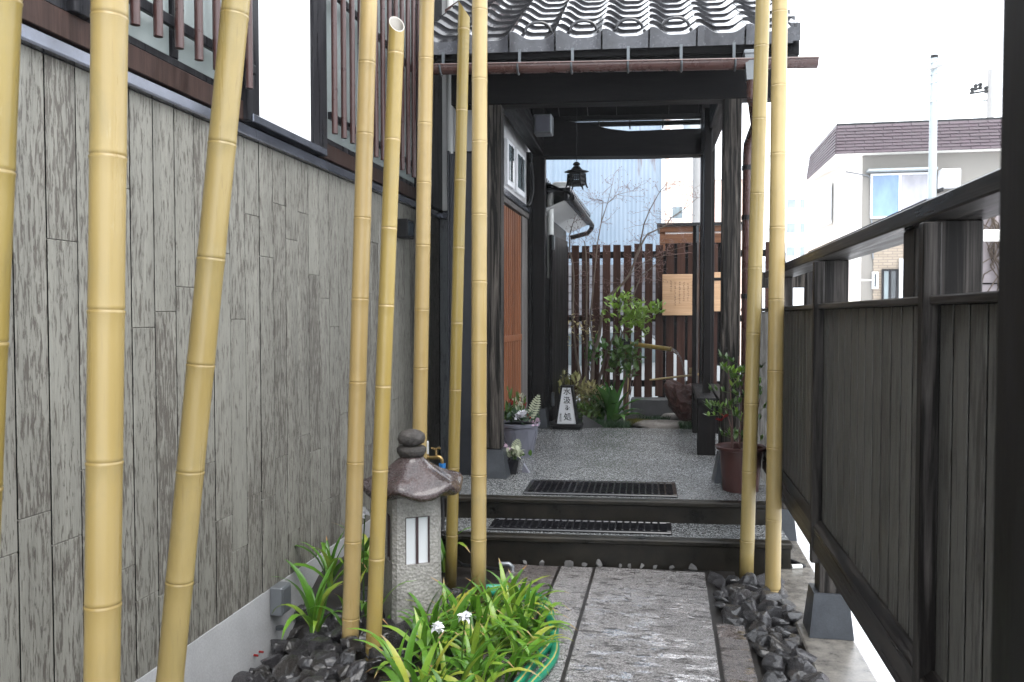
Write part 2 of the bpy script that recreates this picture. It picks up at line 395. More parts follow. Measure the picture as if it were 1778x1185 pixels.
M['paper'] = plain('white_lantern_paper', (.84, .87, .90), .6, var=.03)
M['bar_brown'] = plain('dark_lantern_bar', (.06, .03, .035), .5)
M['ink'] = plain('black_ink', (.006, .006, .008), .5, var=.05)
M['ink_brown'] = plain('faded_ink', (.10, .055, .03), .7, var=.2)
def _glass(name, col, rough=.06):
    k = NM(name); g = k.noise(k.map((3, 3, 1.3)), 1, 3, .5)
    return k.out(k.mix(1, col, k.ramp(g, [(.3, .75), (.7, 1.15)]), 'MULTIPLY'), rough, 0, .6)
M['glass_pale'] = _glass('frosted_wet_pane', (.36, .41, .40), .2)
M['glass_dark'] = _glass('dark_pane', (.05, .06, .07))
M['glass_blue'] = _glass('blue_curtained_pane', (.22, .36, .56), .12)
M['glass_grey'] = _glass('grey_curtained_pane', (.50, .49, .54), .12)
M['glass_mid'] = _glass('mid_pane', (.25, .31, .33))
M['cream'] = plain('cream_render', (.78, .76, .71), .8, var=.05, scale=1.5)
M['cream_shaded'] = plain('shaded_cream_render', (.30, .28, .25), .8, var=.07, scale=1.5)  # darker cream for the house front, its weaker light put into the colour
M['white_frame'] = plain('white_window_frame', (.74, .75, .77), .4, var=.04)
M['shingle'] = plain('plum_roof_shingle', (.082, .052, .066), .6, var=.35, scale=2)
M['pink'] = plain('pale_peach_render', (.74, .56, .47), .8, var=.05)
M['mauve'] = plain('mauve_wall', (.33, .29, .30), .8, var=.12, scale=3)
M['shutter'] = plain('grey_shutter', (.20, .20, .22), .6, var=.15, scale=2)
M['hazy'] = plain('pale_grey_render', (.62, .65, .68), .8, var=.06, scale=.5)
M['hill'] = plain('bare_hillside', (.09, .10, .10), .9, var=.4, scale=.05)
M['galv'] = plain('galvanised_pole', (.50, .56, .58), .4, .35, var=.15, scale=3)
M['concrete_pole'] = plain('concrete_pole', (.42, .41, .40), .7, var=.1)
def _brick():
    k = NM('pale_brick_tile'); b = k.n('ShaderNodeTexBrick'); k.l(k.map((1, 1, 1), k.raw, (R(90), 0, 0)), b.inputs[0])
    b.inputs['Color1'].default_value = (.37, .30, .225, 1); b.inputs['Color2'].default_value = (.43, .355, .275, 1); b.inputs['Mortar'].default_value = (.22, .18, .14, 1)
    b.inputs['Scale'].default_value = 1; b.inputs['Mortar Size'].default_value = .007; b.inputs['Brick Width'].default_value = .24; b.inputs['Row Height'].default_value = .075
    return k.out(b.outputs[0], .7)
M['brick_tile'] = _brick()
def _corr():
    k = NM('pale_blue_corrugated_metal')
    drip = k.noise(k.map((13, 13, .9)), 1, 6, .6); patch = k.noise(k.map((.9, .9, .7)), 1, 4, .55)
    m = k.ramp(k.math('ADD', k.math('MULTIPLY', drip, .62), k.math('MULTIPLY', patch, .5)), [(.655, 0), (.72, 1)])
    c = k.mix(k.ramp(patch, [(.35, 0), (.7, 1)]), (.27, .36, .46), (.36, .44, .53))
    c = k.mix(k.math('MULTIPLY', m, .75), c, (.15, .075, .05)); return k.out(c, .42, .1)
M['corr'] = _corr()
def _leaf(name, stops, rough=.32, vein=0):
    k = NM(name); g = k.noise(k.co, 14, 3, .5)
    f = k.math('ADD', k.math('MULTIPLY', k.rand, .72), k.math('MULTIPLY', g, .28))
    c = k.ramp(f, stops); c = k.mix(.5, c, k.ramp(k.noise(k.map((160, 160, 20), k.raw), 1, 2), [(.3, .75), (.7, 1.2)]), 'MULTIPLY')
    m = k.out(c, rough); t = k.t
    c = k.mix(1, c, TONE, 'MULTIPLY'); tr = k.n('ShaderNodeBsdfTranslucent'); ms = k.n('ShaderNodeMixShader'); ms.inputs[0].default_value = .28
    k.l(c, tr.inputs[0]); k.l(k.b.outputs[0], ms.inputs[1]); k.l(tr.outputs[0], ms.inputs[2])
    k.l(ms.outputs[0], t.nodes['Material Output'].inputs[0]); return m
M['iris'] = _leaf('iris_leaf', [(.05, (.055, .16, .015)), (.35, (.12, .31, .028)), (.62, (.22, .45, .045)), (.78, (.37, .53, .065)), (.88, (.55, .52, .08)), (.95, (.50, .33, .10))])
M['leaf_tip'] = _leaf('dry_leaf_tip', [(0, (.40, .17, .05)), (.5, (.50, .34, .14)), (1, (.55, .45, .22))], .6)
M['petal'] = _leaf('white_petal', [(0, (.74, .74, .80)), (1, (.82, .82, .84))], .5)
M['petal_pink'] = _leaf('pink_petal', [(0, (.70, .42, .62)), (1, (.80, .62, .74))], .5)
M['petal_red'] = _leaf('red_petal', [(0, (.30, .015, .02)), (1, (.42, .03, .03))], .5)
M['leaf_mid'] = _leaf('mid_green_leaf', [(0, (.045, .11, .02)), (.6, (.11, .22, .04)), (1, (.19, .31, .07))])
M['leaf_lime'] = _leaf('lime_green_leaf', [(0, (.13, .28, .025)), (.6, (.27, .46, .06)), (1, (.40, .56, .12))])
M['leaf_dark'] = _leaf('dark_broad_leaf', [(0, (.03, .11, .02)), (.6, (.075, .20, .04)), (1, (.14, .29, .07))], .2)
M['leaf_tan'] = _leaf('tan_dry_leaf', [(0, (.24, .26, .08)), (.5, (.46, .39, .18)), (1, (.62, .48, .26))], .5)
M['leaf_pale'] = _leaf('cream_fern_leaf', [(0, (.55, .62, .40)), (1, (.72, .74, .58))], .5)
M['leaf_grey'] = _leaf('grey_green_leaf', [(0, (.05, .11, .06)), (1, (.14, .22, .13))], .4)
M['mondo'] = _leaf('mondo_grass', [(0, (.025, .07, .025)), (1, (.08, .17, .07))], .35)
M['moss'] = _leaf('yellow_moss', [(0, (.14, .15, .02)), (1, (.30, .25, .04))], .8)
M['bark'] = wood('grey_bark', (.10, .075, .06), (.26, .21, .17), 2, .3, .75, .7, 40, 6, .5)
M['twig'] = plain('brown_twig', (.15, .075, .062), .6, var=.25)
def _water():
    k = NM('falling_water'); return k.out((.9, .95, 1), .03, 0, .5, Transmission_Weight=.85, IOR=1.33)
M['water'] = _water()
M['car_paint'] = plain('white_car_paint', (.62, .66, .68), .15, var=.02)

# =================================================================== THE SETTING
# lower lot around everything, reaching the horizon
struct('ground', MB().quad((-400,-100,-.41), (400,-100,-.41), (400,700,-.41), (-400,700,-.41)), M['lot'])
# raised plot the passage stands on
def ss(t): t = max(0, min(1, t)); return t * t * (3 - 2 * t)
def soil_z(x, y): return -.04 - .27 * ss((-1.42 - x) / .5) * ss((4.75 - y) / .7)
mb = MB(); nx, ny = 30, 52; P = []
for j in range(ny + 1):
    for i in range(nx + 1):
        x = -2.06 + 2.70 * i / nx; y = -1.5 + 6.36 * j / ny
        P.append((x, y, soil_z(x, y) + (.012 * mnoise.noise((x * 6, y * 6, 0)) if x < -.97 else 0)))
mb.add(P, [(j*(nx+1)+i, j*(nx+1)+i+1, (j+1)*(nx+1)+i+1, (j+1)*(nx+1)+i) for j in range(ny) for i in range(nx)])
struct('garden_soil', mb, M['soil'], smooth=True)
# paving slabs of the path: each slab is a piece
path = struct('path', MB().box((-.95, -1.0, -.05), (.40, 5.0, -.012)), M['soil'])
def slab(x0, x1, y0, y1, z=0.0):
    mb = MB(); n = 1
    mb.box((x0 + .008, y0 + .006, -.010), (x1 - .008, y1 - .006, z + .002), c=.007)
    mb.build('paving_slab', M['slab_dark' if x0 < -.9 or x0 > .2 else 'slab'], path)
for x0, x1, ys in ((-.92, -.62, (-.9, .2, 1.3, 2.5, 3.35, 4.05, 4.862)), (-.62, -.415, (-.9, .3, 1.5, 2.6, 3.30, 4.885)),
                   (-.415, .235, (-.9, .15, 1.2, 2.25, 4.91)), (.235, .385, (-.9, .6, 1.9, 3.1, 4.10))):
    for a, b in zip(ys[:-1], ys[1:]): slab(x0, x1, a, b, rnd.uniform(-.004, .003))
# concrete strip under the right hand fence
struct('concrete_strip', MB().box((.62, -1.5, -.43), (.853, 6.4, .012), c=.008), M['kerb'])
struct('strip_edge_shadow', MB().box((.8535, -1.5, -.43), (.868, 6.4, -.02)), M['black_metal'])  # black slab standing in for the shadow along the strip's edge

# gate frame of reference: slightly skewed against the passage
GO = Vector((-1.252, 5.97, 0)); GU = Vector((.9965, .083, 0)); GV = Vector((-.027, .9996, 0))
def G(u, v, z): return GO + GU * u + GV * v + Vector((0, 0, z))
GM = Matrix(((GU.x, GV.x, 0, GO.x), (GU.y, GV.y, 0, GO.y), (0, 0, 1, 0), (0, 0, 0, 1)))
def gbox(mb, a, b, c=.005, mi=0): return mb.box(a, b, mi, c, GM)

# steps and gate floor
st = struct('steps', gbox(MB(), (-.30, -.72, -.43), (1.95, 3.2, .275), .0), M['step'])
gbox(MB(), (-.30, -1.12, -.43), (1.95, -.722, .135), 0).build('lower_riser', M['step'], st)
gbox(MB(), (-.305, -1.15, .1352), (1.96, -1.06, .17), .008).build('lower_nosing', M['step'], st)
gbox(MB(), (-.30, -1.0585, .1352), (1.95, -.7222, .168), 0).build('lower_tread', M['aggregate'], st)
gbox(MB(), (-.305, -.745, .2752), (1.96, -.655, .31), .008).build('upper_nosing', M['step'], st)
struct('gate_floor', gbox(MB(), (-.30, -.6535, .2754), (1.95, 2.72, .308), 0), M['aggregate'])
struct('side_bed', MB().box((-2.06, 4.80, -.43), (-1.50, 7.4, -.06)), M['soil'])
# garden behind the gate
mb = MB(); nx, ny = 26, 16; P = []
for j in range(ny + 1):
    for i in range(nx + 1):
        x = -2.0 + 4.6 * i / nx; y = 8.68 + 2.2 * j / ny
        z = .26 + .05 * mnoise.noise((x * 2, y * 2, 0)) + .12 * max(0, min(1, (y - 8.8) / 1.2)) * max(0, min(1, (.2 - x)))
        P.append((x, y, z))
mb.add(P, [(j*(nx+1)+i, j*(nx+1)+i+1, (j+1)*(nx+1)+i+1, (j+1)*(nx+1)+i) for j in range(ny) for i in range(nx)])
struct('garden_ground', mb, M['soil'], smooth=True)
# far hill, faint through the wet air
mb = MB(); n = 40; P = []
for j in range(9):
    for i in range(n + 1):
        x = -90 + 260 * i / n; t = j / 8
        h = (22 + 9 * mnoise.noise((x * .02, 3.1, 0)) + 3 * mnoise.noise((x * .09, 1.7, 0))) * math.sin(t * math.pi * .5)
        P.append((x, 190 + 90 * t, -.3 + h + (1.2 * mnoise.noise((x * .3, t * 9, 2)) if j else 0)))
mb.add(P, [(j*(n+1)+i, j*(n+1)+i+1, (j+1)*(n+1)+i+1, (j+1)*(n+1)+i) for j in range(8) for i in range(n)])
struct('hills', mb, M['hill'], smooth=True)

# =================================================================== MAIN BUILDING (left)
XW = -2.05
bld = thing('shop_building', 'long grey boarded building with brown barred windows and white plaster panel on the left', 'building', (XW, 4, 0))
MB().box((-7, -2, -.45), (XW - .03, 9.3, 4.9)).build('wall_core', M['backing'], bld)
MB().box((XW - .029, -2, -.45), (XW + .004, 7.33, .056)).build('foundation', M['foundation'], bld)
# boards, each cut at staggered joints
k = 0; y = .533
while y < 7.3:
    y1 = min(y + .1415, 7.33)
    cuts = [.058]; z = rnd.uniform(.25, .95)
    while z < 2.25: cuts.append(z); z += rnd.uniform(1.0, 1.7)
    cuts.append(2.374)
    dx = rnd.uniform(-.0012, .0012)
    for a, b in zip(cuts[:-1], cuts[1:]):
        MB().box((XW - .028, y, a + (.0008 if a > .1 else 0)), (XW + dx, y1, b - (.0008 if b < 2.37 else 0)), c=.002, edge=True).build('board', [M['siding'], M['backing']], bld)
    y += .148; k += 1
for i in range(16):
    y0 = .533 - .148 * (i + 1)
    MB().box((XW - .028, y0, .058), (XW, y0 + .144, 2.374), c=.003, edge=True).build('board', [M['siding'], M['backing']], bld)
# flashing, in lengths
for a, b in ((-1.8, 1.2), (1.2, 3.85), (3.853, 4.98), (4.983, 7.42)):
    prof = [(XW - .028, a, 2.3755), (XW + .032, a, 2.3755), (XW + .034, a, 2.384), (XW + .026, a, 2.428), (XW - .028, a, 2.452)]
    MB().prism(prof, (0, b - a, 0)).build('flashing', M['flash'], bld)
XP = XW + .004
def window(y0, y1, z0, z1, mull, leaf=0):
    f = MB(); 
    f.box((XP - .05, y0, z0), (XP - .004, y0 + .05, z1), c=.004).box((XP - .05, y1 - .05, z0), (XP - .004, y1, z1), c=.004)
    f.box((XP - .05, y0 + .052, z0), (XP - .004, y1 - .052, z0 + .035), c=.004)
    for m in mull: f.box((XP - .048, m - .02, z0 + .037), (XP - .006, m + .02, z1), c=.004)
    fo = f.build('window_frame', M['black_frame'], bld)
    ys = [y0 + .05] + list(mull) + [y1 - .05]
    for a, b in zip(ys[:-1], ys[1:]): MB().box((XP - .034, a, z0 + .02), (XP - .026, b, z1)).build('window_pane', M['glass_pale'], fo)
MB().box((XP - .03, -1.5, 2.4525), (XP + .004, 3.768, 2.548), c=.003).build('sill_board', M['brown_sill'], bld)
MB().box((XP - .03, 4.735, 2.4525), (XP + .004, 6.70, 2.548), c=.003).build('sill_board', M['brown_sill'], bld)
window(2.66, 3.77, 2.55, 4.4, (3.22,))
window(4.735, 6.70, 2.55, 4.4, (5.40, 6.06))
window(-.6, 1.5, 2.55, 4.4, (.4,))
MB().box((XP - .03, 1.5, 2.55), (XP + .002, 2.56, 4.4)).build('wall_panel', M['black_frame'], bld)
MB().box((XP - .03, 2.562, 2.55), (XP + .03, 2.658, 4.4), c=.004).build('corner_post', M['black_frame'], bld)
for a, b, z in ((3.772, 3.888, 2.455), (4.545, 4.733, 2.455), (6.702, 7.33, 2.455)):
    MB().box((XP - .03, a, z), (XP + .028, b, 4.4), c=.004).build('corner_post', M['black_frame'], bld)
MB().box((XP - .03, 3.89, 2.497), (XP + .006, 4.543, 4.4)).build('plaster_panel', M['plaster_mould'], bld)
MB().box((XP - .03, 3.80, 2.4525), (XP + .04, 4.70, 2.494), c=.004).build('panel_sill', M['flash'], bld)
# lattice: rails and hanging brown tubes
def lattice(y0, y1, ys):
    for z in (2.70, 3.45, 4.2): r = MB().box((XP + .034, y0, z - .022), (XP + .058, y1, z + .022), c=.003).build('lattice_rail', M['black_frame'], bld)
    for yy in ys:
        zb = 2.585 + rnd.uniform(-.006, .006)
        MB().tube([(XP + .082, yy, zb), (XP + .082, yy, 4.38)], .0182, 10).build('lattice_bar', M['lattice_brown'], r, smooth=True)
lattice(2.60, 3.80, [2.676 + .1435 * i for i in range(8)])
lattice(4.72, 6.72, [4.715 + .1435 * i for i in range(14)])
lattice(-.6, 1.5, [-.5 + .1435 * i for i in range(14)])
# eave far above, out of the picture's top
MB().box((-7, -2, 4.91), (XW + .25, 7.0, 5.05)).build('eave', M['backing'], bld)
# jog wall facing the passage
JY = 7.34
for i in range(4):
    x0 = XW + .005 + i * .15
    MB().box((x0, JY, .06), (x0 + .146, JY + .03, 2.374), c=.003).build('board', M['siding_blue'], bld)
MB().box((XW - .02, JY + .031, -.2), (-1.48, JY + .2, 5.6)).build('jog_wall_core', M['backing'], bld)
MB().box((XW + .03, JY - .002, 2.455), (-1.452, JY + .03, 5.6)).build('plaster_wall', M['plaster'], bld)
MB().prism([(XW + .03, JY - .03, 2.3755), (XW + .03, JY - .034, 2.384), (XW + .03, JY - .026, 2.43), (XW + .03, JY + .03, 2.452)], (.575, 0, 0)).build('flashing', M['flash'], bld)
fo = MB().box((-1.93, JY - .03, 2.46), (-1.60, JY - .0025, 2.98), c=.005).build('window_frame', M['black_frame'], bld)
MB().box((-1.90, JY - .036, 2.49), (-1.63, JY - .0305, 2.95)).build('window_pane', M['glass_dark'], fo)
# long wall running on through the gate at X = -1.45
XI = -1.45
MB().box((-2.6, JY + .205, 2.4), (XI - .03, 9.25, 5.6)).build('upper_wall_core', M['backing'], bld)
MB().box((XI - .2, JY - .9, .0), (XI - .04, 9.0, 2.55)).build('inner_wall_core', M['backing'], bld)
MB().box((XI - .029, JY + .033, 2.625), (XI, 8.96, 3.9)).build('plaster_wall', M['plaster'], bld)
MB().box((XI - .03, 6.42, 2.56), (XI + .045, 8.96, 2.62), c=.004).build('wall_fascia', M['flash'], bld)
for a, b in ((7.36, 7.70), (7.82, 8.28)):
    fo = MB().box((XI + .0005, a, 2.68), (XI + .035, b, 3.09), c=.004).build('window_frame', M['white_frame'], bld)
    MB().box((XI + .0355, a + .05, 2.73), (XI + .040, b - .05, 3.05)).build('window_pane', M['glass_mid'], fo)
    MB().box((XI + .0405, (a+b)/2 - .012, 2.73), (XI + .048, (a+b)/2 + .012, 3.05)).build('window_bar', M['black_frame'], fo)
# cedar sliding door and boards inside the gate
dr = MB().box((XI - .038, 6.50, .35), (XI - .012, 8.22, 2.50)).build('sliding_door', M['door'], bld)
for i in range(17):
    yy = 6.52 + i * .10
    MB().box((XI - .0115, yy, .36), (XI + .012, yy + .055, 2.49), c=.004).build('door_slat', M['door'], dr)
MB().box((XI - .0115, 6.5, 1.25), (XI + .016, 8.2, 1.31), c=.003).build('door_rail', M['door'], dr)
MB().box((XI - .036, 6.42, 2.505), (XI + .03, 8.96, 2.555), c=.004).build('door_head', M['grey_board'], bld)
for i in range(4):
    yy = 8.235 + i * .18
    MB().box((XI - .036, yy, .31), (XI + .014, yy + .176, 2.50), c=.003).build('wall_board', M['grey_board'], bld)
MB().tube([(XI + .06, 8.50, 3.08), (XI + .07, 8.53, 2.92), (XI + .075, 8.50, 2.78), (XI + .07, 8.40, 2.66), (XI + .06, 8.27, 2.60)], .018, 8).build('curved_stay', M['black_metal'], bld, smooth=True)
# white downpipe on the jog wall
MB().tube([(-1.93, JY - .07, 5.2), (-1.93, JY - .07, 2.62), (-1.915, JY - .07, 2.54), (-1.86, JY - .085, 2.45)], .032, 12).build('drain_pipe', M['white_pipe'], bld, smooth=True)
MB().tube([(-1.93, JY - .07, 2.70), (-1.93, JY - .07, 2.74)], .038, 12).build('pipe_collar', M['white_pipe'], bld, smooth=True)
MB().box((-1.905, JY - .03, .66), (-1.84, JY - .0022, .92), c=.006).build('meter_cover', M['rubber'], bld)
# small dark box on the long wall (sign light)
bx = thing('wall_lamp_box', 'small black box lamp fixed on the grey boarded wall near its far end', 'lamp', (XW, 6.2, 2.1))
p0 = aX(686, 380, XW + .002); p1 = aX(718, 422, XW + .002)
MB().box((XW + .0035, p0.y, p1.z), (XW + .10, p0.y + .17, p0.z), c=.006).build('lamp_housing', M['black_metal'], bx)
MB().box((XW + .1005, p0.y + .02, p1.z + .02), (XW + .106, p0.y + .15, p0.z - .02)).build('lamp_face', M['glass_dark'], bx)
# pale metal verge of the shop roof above the gate's left end
vr = MB().prism([(-1.90, 6.62, 3.68), (-1.25, 6.62, 4.04), (-1.25, 7.32, 4.55), (-1.90, 7.32, 4.19)], (0, 0, .012)).build('roof_sheet', M['white_pipe'], bld)
MB().prism([(-1.90, 6.60, 3.655), (-1.25, 6.60, 4.015), (-1.25, 6.60, 4.06), (-1.90, 6.60, 3.70)], (0, .018, 0)).build('verge_flashing', M['white_pipe'], vr)
MB().prism([(-1.90, 7.0, 4.02), (-1.25, 7.0, 4.40), (-1.25, 7.0, 4.52), (-1.90, 7.0, 4.14)], (0, .03, 0)).build('verge_board', M['pipe_brown'], vr)

# =================================================================== GATE
gate = thing('roofed_gate', 'dark timber gate with wavy black tiled roof over the stone floor', 'gate', tuple(G(.85, 1.3, .31)))
def stone_foot(mb, u, v, w, h, t):
    a, b = w / 2, t / 2
    vs = [Vector((u+s*q, v+r*q, z)) for z, q in ((.3085, a), (.3085 + h, b)) for s, r in ((-1,-1),(1,-1),(1,1),(-1,1))]
    return mb.add([GM @ p for p in vs], [(0,3,2,1),(4,5,6,7),(0,1,5,4),(1,2,6,5),(2,3,7,6),(3,0,4,7)])
for u, v, wd, foot, m in ((0, 0, .128, 1, 'post_worn'), (1.705, 0, .128, 1, 'post_worn'), (0.0, 2.68, .13, 1, 'gate_v'), (1.735, 2.66, .14, 0, 'gate_v')):
    zb = .31
    if foot:
        stone_foot(MB(), u, v, .225 if v < 1 else .2, .205, .15).build('post_foot', M['stone_foot'], gate); zb = .5165
    gbox(MB(), (u - wd/2, v - wd/2, zb), (u + wd/2, v + wd/2, 3.32 if v < 1 else 3.66), .006).build('post', M[m], gate)
# slim inner posts / door jambs
gbox(MB(), (1.62, 1.5, .31), (1.69, 1.6, 3.35)).build('jamb', M['gate_v'], gate)
gbox(MB(), (-.17, 2.60, .31), (-.075, 2.74, 3.2)).build('jamb', M['gate_v'], gate)
# beams
gbox(MB(), (-.30, -.075, 3.02), (2.02, .075, 3.32), .008).build('front_beam', M['gate_x'], gate)
gbox(MB(), (-.32, -.66, 3.13), (2.05, -.60, 3.24), .004).build('eave_purlin', M['gate_x'], gate)
gbox(MB(), (-.30, 1.30, 3.50), (2.02, 1.42, 3.72), .006).build('ridge_purlin', M['gate_x'], gate)
gbox(MB(), (-.30, 2.66, 3.53), (2.02, 2.74, 3.575), .004).build('rear_beam', M['gate_x'], gate)
gbox(MB(), (-.06, .07, 3.16), (.06, 2.6, 3.36), .006).build('side_beam', M['gate_y'], gate)
gbox(MB(), (1.66, .07, 3.16), (1.78, 2.6, 3.36), .006).build('side_beam', M['gate_y'], gate)
# the bent natural log between the rear posts
top = [(0.04, 3.53), (.25, 3.515), (.5, 3.465), (.75, 3.41), (.93, 3.385), (1.15, 3.388), (1.4, 3.395), (1.70, 3.395)]
bot = [(1.70, 3.135), (1.1, 3.132), (.5, 3.138), (.04, 3.145)]
mb = MB(); mb.prism([G(a, 2.56, z) for a, z in top + bot], GV * .2); mb.build('log_beam', M['gate_x'], gate)
# sheathing, rafters
RS = .56
def roofz(v):
    return 3.295 + (v + .64) * RS if v < 1.35 else 3.295 + (1.35 + .64) * RS - (v - 1.35) * .51
def roof_slab(v0, v1, u0, u1, t, dz):
    pts = [G(u0, v0, roofz(v0) + dz), G(u1, v0, roofz(v0) + dz), G(u1, v1, roofz(v1) + dz), G(u0, v1, roofz(v1) + dz)]
    return MB().prism(pts, (0, 0, t))
EU0, EU1 = -.25, 1.925
roof_slab(-.70, 1.349, EU0, EU1, .02, -.045).build('roof_boards', M['gate_y'], gate)
roof_slab(1.351, 2.84, EU0, EU1, .02, -.045).build('roof_boards', M['gate_y'], gate)
for i in range(8):
    u = -.16 + i * .30
    MB().prism([G(u, -.66, roofz(-.66) - .11), G(u + .06, -.66, roofz(-.66) - .11), G(u + .06, 1.34, roofz(1.34) - .11), G(u, 1.34, roofz(1.34) - .11)], (0, 0, .0635)).build('rafter', M['gate_y'], gate)
    MB().prism([G(u, 1.36, roofz(1.36) - .11), G(u + .06, 1.36, roofz(1.36) - .11), G(u + .06, 2.82, roofz(2.82) - .11), G(u, 2.82, roofz(2.82) - .11)], (0, 0, .0635)).build('rafter', M['gate_y'], gate)
roof_slab(1.355, 2.88, EU0, EU1, .05, -.02).build('rear_roof_covering', M['tile'], gate)
# tiles: one S shaped tile, copied course by course
TW, TL, EX = .295, .30, .222; SL = math.atan(RS)
def tile_mesh(plate):
    n = 14; mb = MB()
    def h(t): return .026 * math.cos(2 * math.pi * (t - .06)) + .008 * math.cos(4 * math.pi * (t - .06))
    top0 = [(t / n * (TW + .012), 0, h(t / n) + .029) for t in range(n + 1)]
    top1 = [(t / n * (TW + .012), TL, h(t / n) + .010) for t in range(n + 1)]
    bot0 = [(x, y, z - .027) for x, y, z in top0]
    N = n + 1
    mb.add(top0 + top1 + bot0, [(i, i+1, N+i+1, N+i) for i in range(n)] + [(2*N+i, 2*N+i+1, i+1, i) for i in range(n)])
    bot1 = [(x, y, z - .02) for x, y, z in top1]
    mb.add(bot0 + bot1, [(i, N+i, N+i+1, i+1) for i in range(n)])
    if plate:                                   # straight-bottomed drop at the eave
        ca, sa = math.cos(SL), math.sin(SL)
        fr = [(x, -.004, z) for x, y, z in top0]
        lo = [(x, -.004 - (-.098) * 0 + .0, 0) for x, y, z in top0]
        # the plate hangs vertically in the world: in tile axes it runs down and back
        lo = [(x, -.004 - sa * .085, -ca * .085 + .02) for x, y, z in top0]
        fr = fr[:-1]; lo = lo[:-1]; m = len(fr)
        th = [(x, y + .014, z) for x, y, z in fr]; tl = [(x, y + .014, z) for x, y, z in lo]
        mb.add(fr + lo + th + tl, [(m+i, m+i+1, i+1, i) for i in range(m-1)] + [(i, i+1, 2*m+i+1, 2*m+i) for i in range(m-1)] + [(m+i, 3*m+i, 3*m+i+1, m+i+1) for i in range(m-1)]
               + [(0, 2*m, 3*m, m), (m-1, 2*m-1, 4*m-1, 3*m-1)], 1 if plate else 0)
    return mb
tm = tile_mesh(False).mesh('roof_tile', M['tile'], True); te = tile_mesh(True).mesh('eave_tile', [M['tile'], M['eave_tile']], True)
ey = math.atan2(GU.y, GU.x)
NC = 8
for r in range(9):
    for c in range(NC):
        v = -.735 + r * EX * math.cos(SL); z = roofz(-.735) + .006 + r * EX * math.sin(SL)
        p = G(EU0 - .105 + c * TW, v, z)
        put('eave_tile' if r == 0 else 'roof_tile', te if r == 0 else tm, gate, p, (SL + rnd.uniform(-.006, .006), rnd.uniform(-.008, .008), ey), local=False)
# snow guard loops on the second course
for c in (2, 3, 4, 5):
    v = -.735 + .55 * EX * math.cos(SL); z = roofz(-.735) + .055 + .55 * EX * math.sin(SL)
    pts = []
    for i in range(15):
        a = math.pi * i / 14
        pts.append(G(EU0 - .105 + c * TW + .165 - .085 * math.cos(a), v + .012, z - .012 + .062 * math.sin(a)))
    MB().tube(pts, .0105, 8).build('snow_guard', M['tile'], gate, smooth=True)
# right verge: tile ends and barge board
for r in range(8):
    v = -.735 + r * EX * math.cos(SL); z = roofz(-.735) + r * EX * math.sin(SL)
    MB().prism([G(EU1 + .055, v - .015, z - .05), G(EU1 + .055, v - .015, z + .06), G(EU1 + .055, v + .235, z + .155), G(EU1 + .055, v + .235, z + .06)], GU * .06).build('verge_tile', M['eave_tile'], gate)
MB().prism([G(EU1, -.70, roofz(-.7) - .15), G(EU1, -.70, roofz(-.7) - .02), G(EU1, 1.34, roofz(1.34) - .02), G(EU1, 1.34, roofz(1.34) - .15)], GU * .03).build('barge_board', M['gate_y'], gate)
gbox(MB(), (EU0, -.705, roofz(-.7) - .115), (EU1, -.68, roofz(-.7) - .046), .003).build('eave_fascia', M['gate_x'], gate)
# gutter with brackets
mb = MB(); n = 10; gz = 3.055; gu0, gu1 = -.32, 2.125; gv = -.835
for rr in (.047, .041):
    pass
ring = [(gv + .047 * math.cos(math.pi + math.pi * i / n), .047 * math.sin(math.pi + math.pi * i / n)) for i in range(n + 1)]
ring2 = [(gv + .041 * math.cos(2 * math.pi - math.pi * i / n), .041 * math.sin(2 * math.pi - math.pi * i / n)) for i in range(n + 1)]
mb.prism([G(gu0, v, gz + .018 + z) for v, z in ring + ring2], GU * (gu1 - gu0) + Vector((0, 0, -.03)))
gut = mb.build('gutter', M['pipe_brown'], gate)
MB().tube([G(gu0, gv - .047, gz + .02), G(gu1, gv - .047, gz - .01)], .007, 6).build('gutter_lip', M['pipe_brown'], gut, smooth=True)
for px in (762, 893, 985, 1083, 1177, 1272):
    u = (aY(px, 115, 5.14).x - GO.x) / GU.x
    b = MB(); f = (u - gu0) / (gu1 - gu0) * -.03
    b.tube([G(u, gv + (.052) * math.cos(math.pi + math.pi * i / 8), gz + .018 + f + .052 * math.sin(math.pi + math.pi * i / 8)) for i in range(9)], .007, 6)
    b.box((u - .009, gv + .044, gz + .01 + f), (u + .009, gv + .050, gz + .125), M=GM)
    b.build('gutter_bracket', M['zinc'], gut)
# rear gutter with its little hangers
mb = MB(); mb.prism([G(-.25, 2.86 + .045 * math.cos(math.pi + math.pi * i / 8), 3.545 + .045 * math.sin(math.pi + math.pi * i / 8)) for i in range(9)], GU * 2.2)
rg = mb.build('rear_gutter', M['black_metal'], gate)
for px in (1000, 1052, 1106, 1164): 
    u = (aY(px, 205, 8.8).x - GO.x) / GU.x
    gbox(MB(), (u - .008, 2.81, 3.48), (u + .008, 2.915, 3.62), .002).build('gutter_bracket', M['black_metal'], rg)
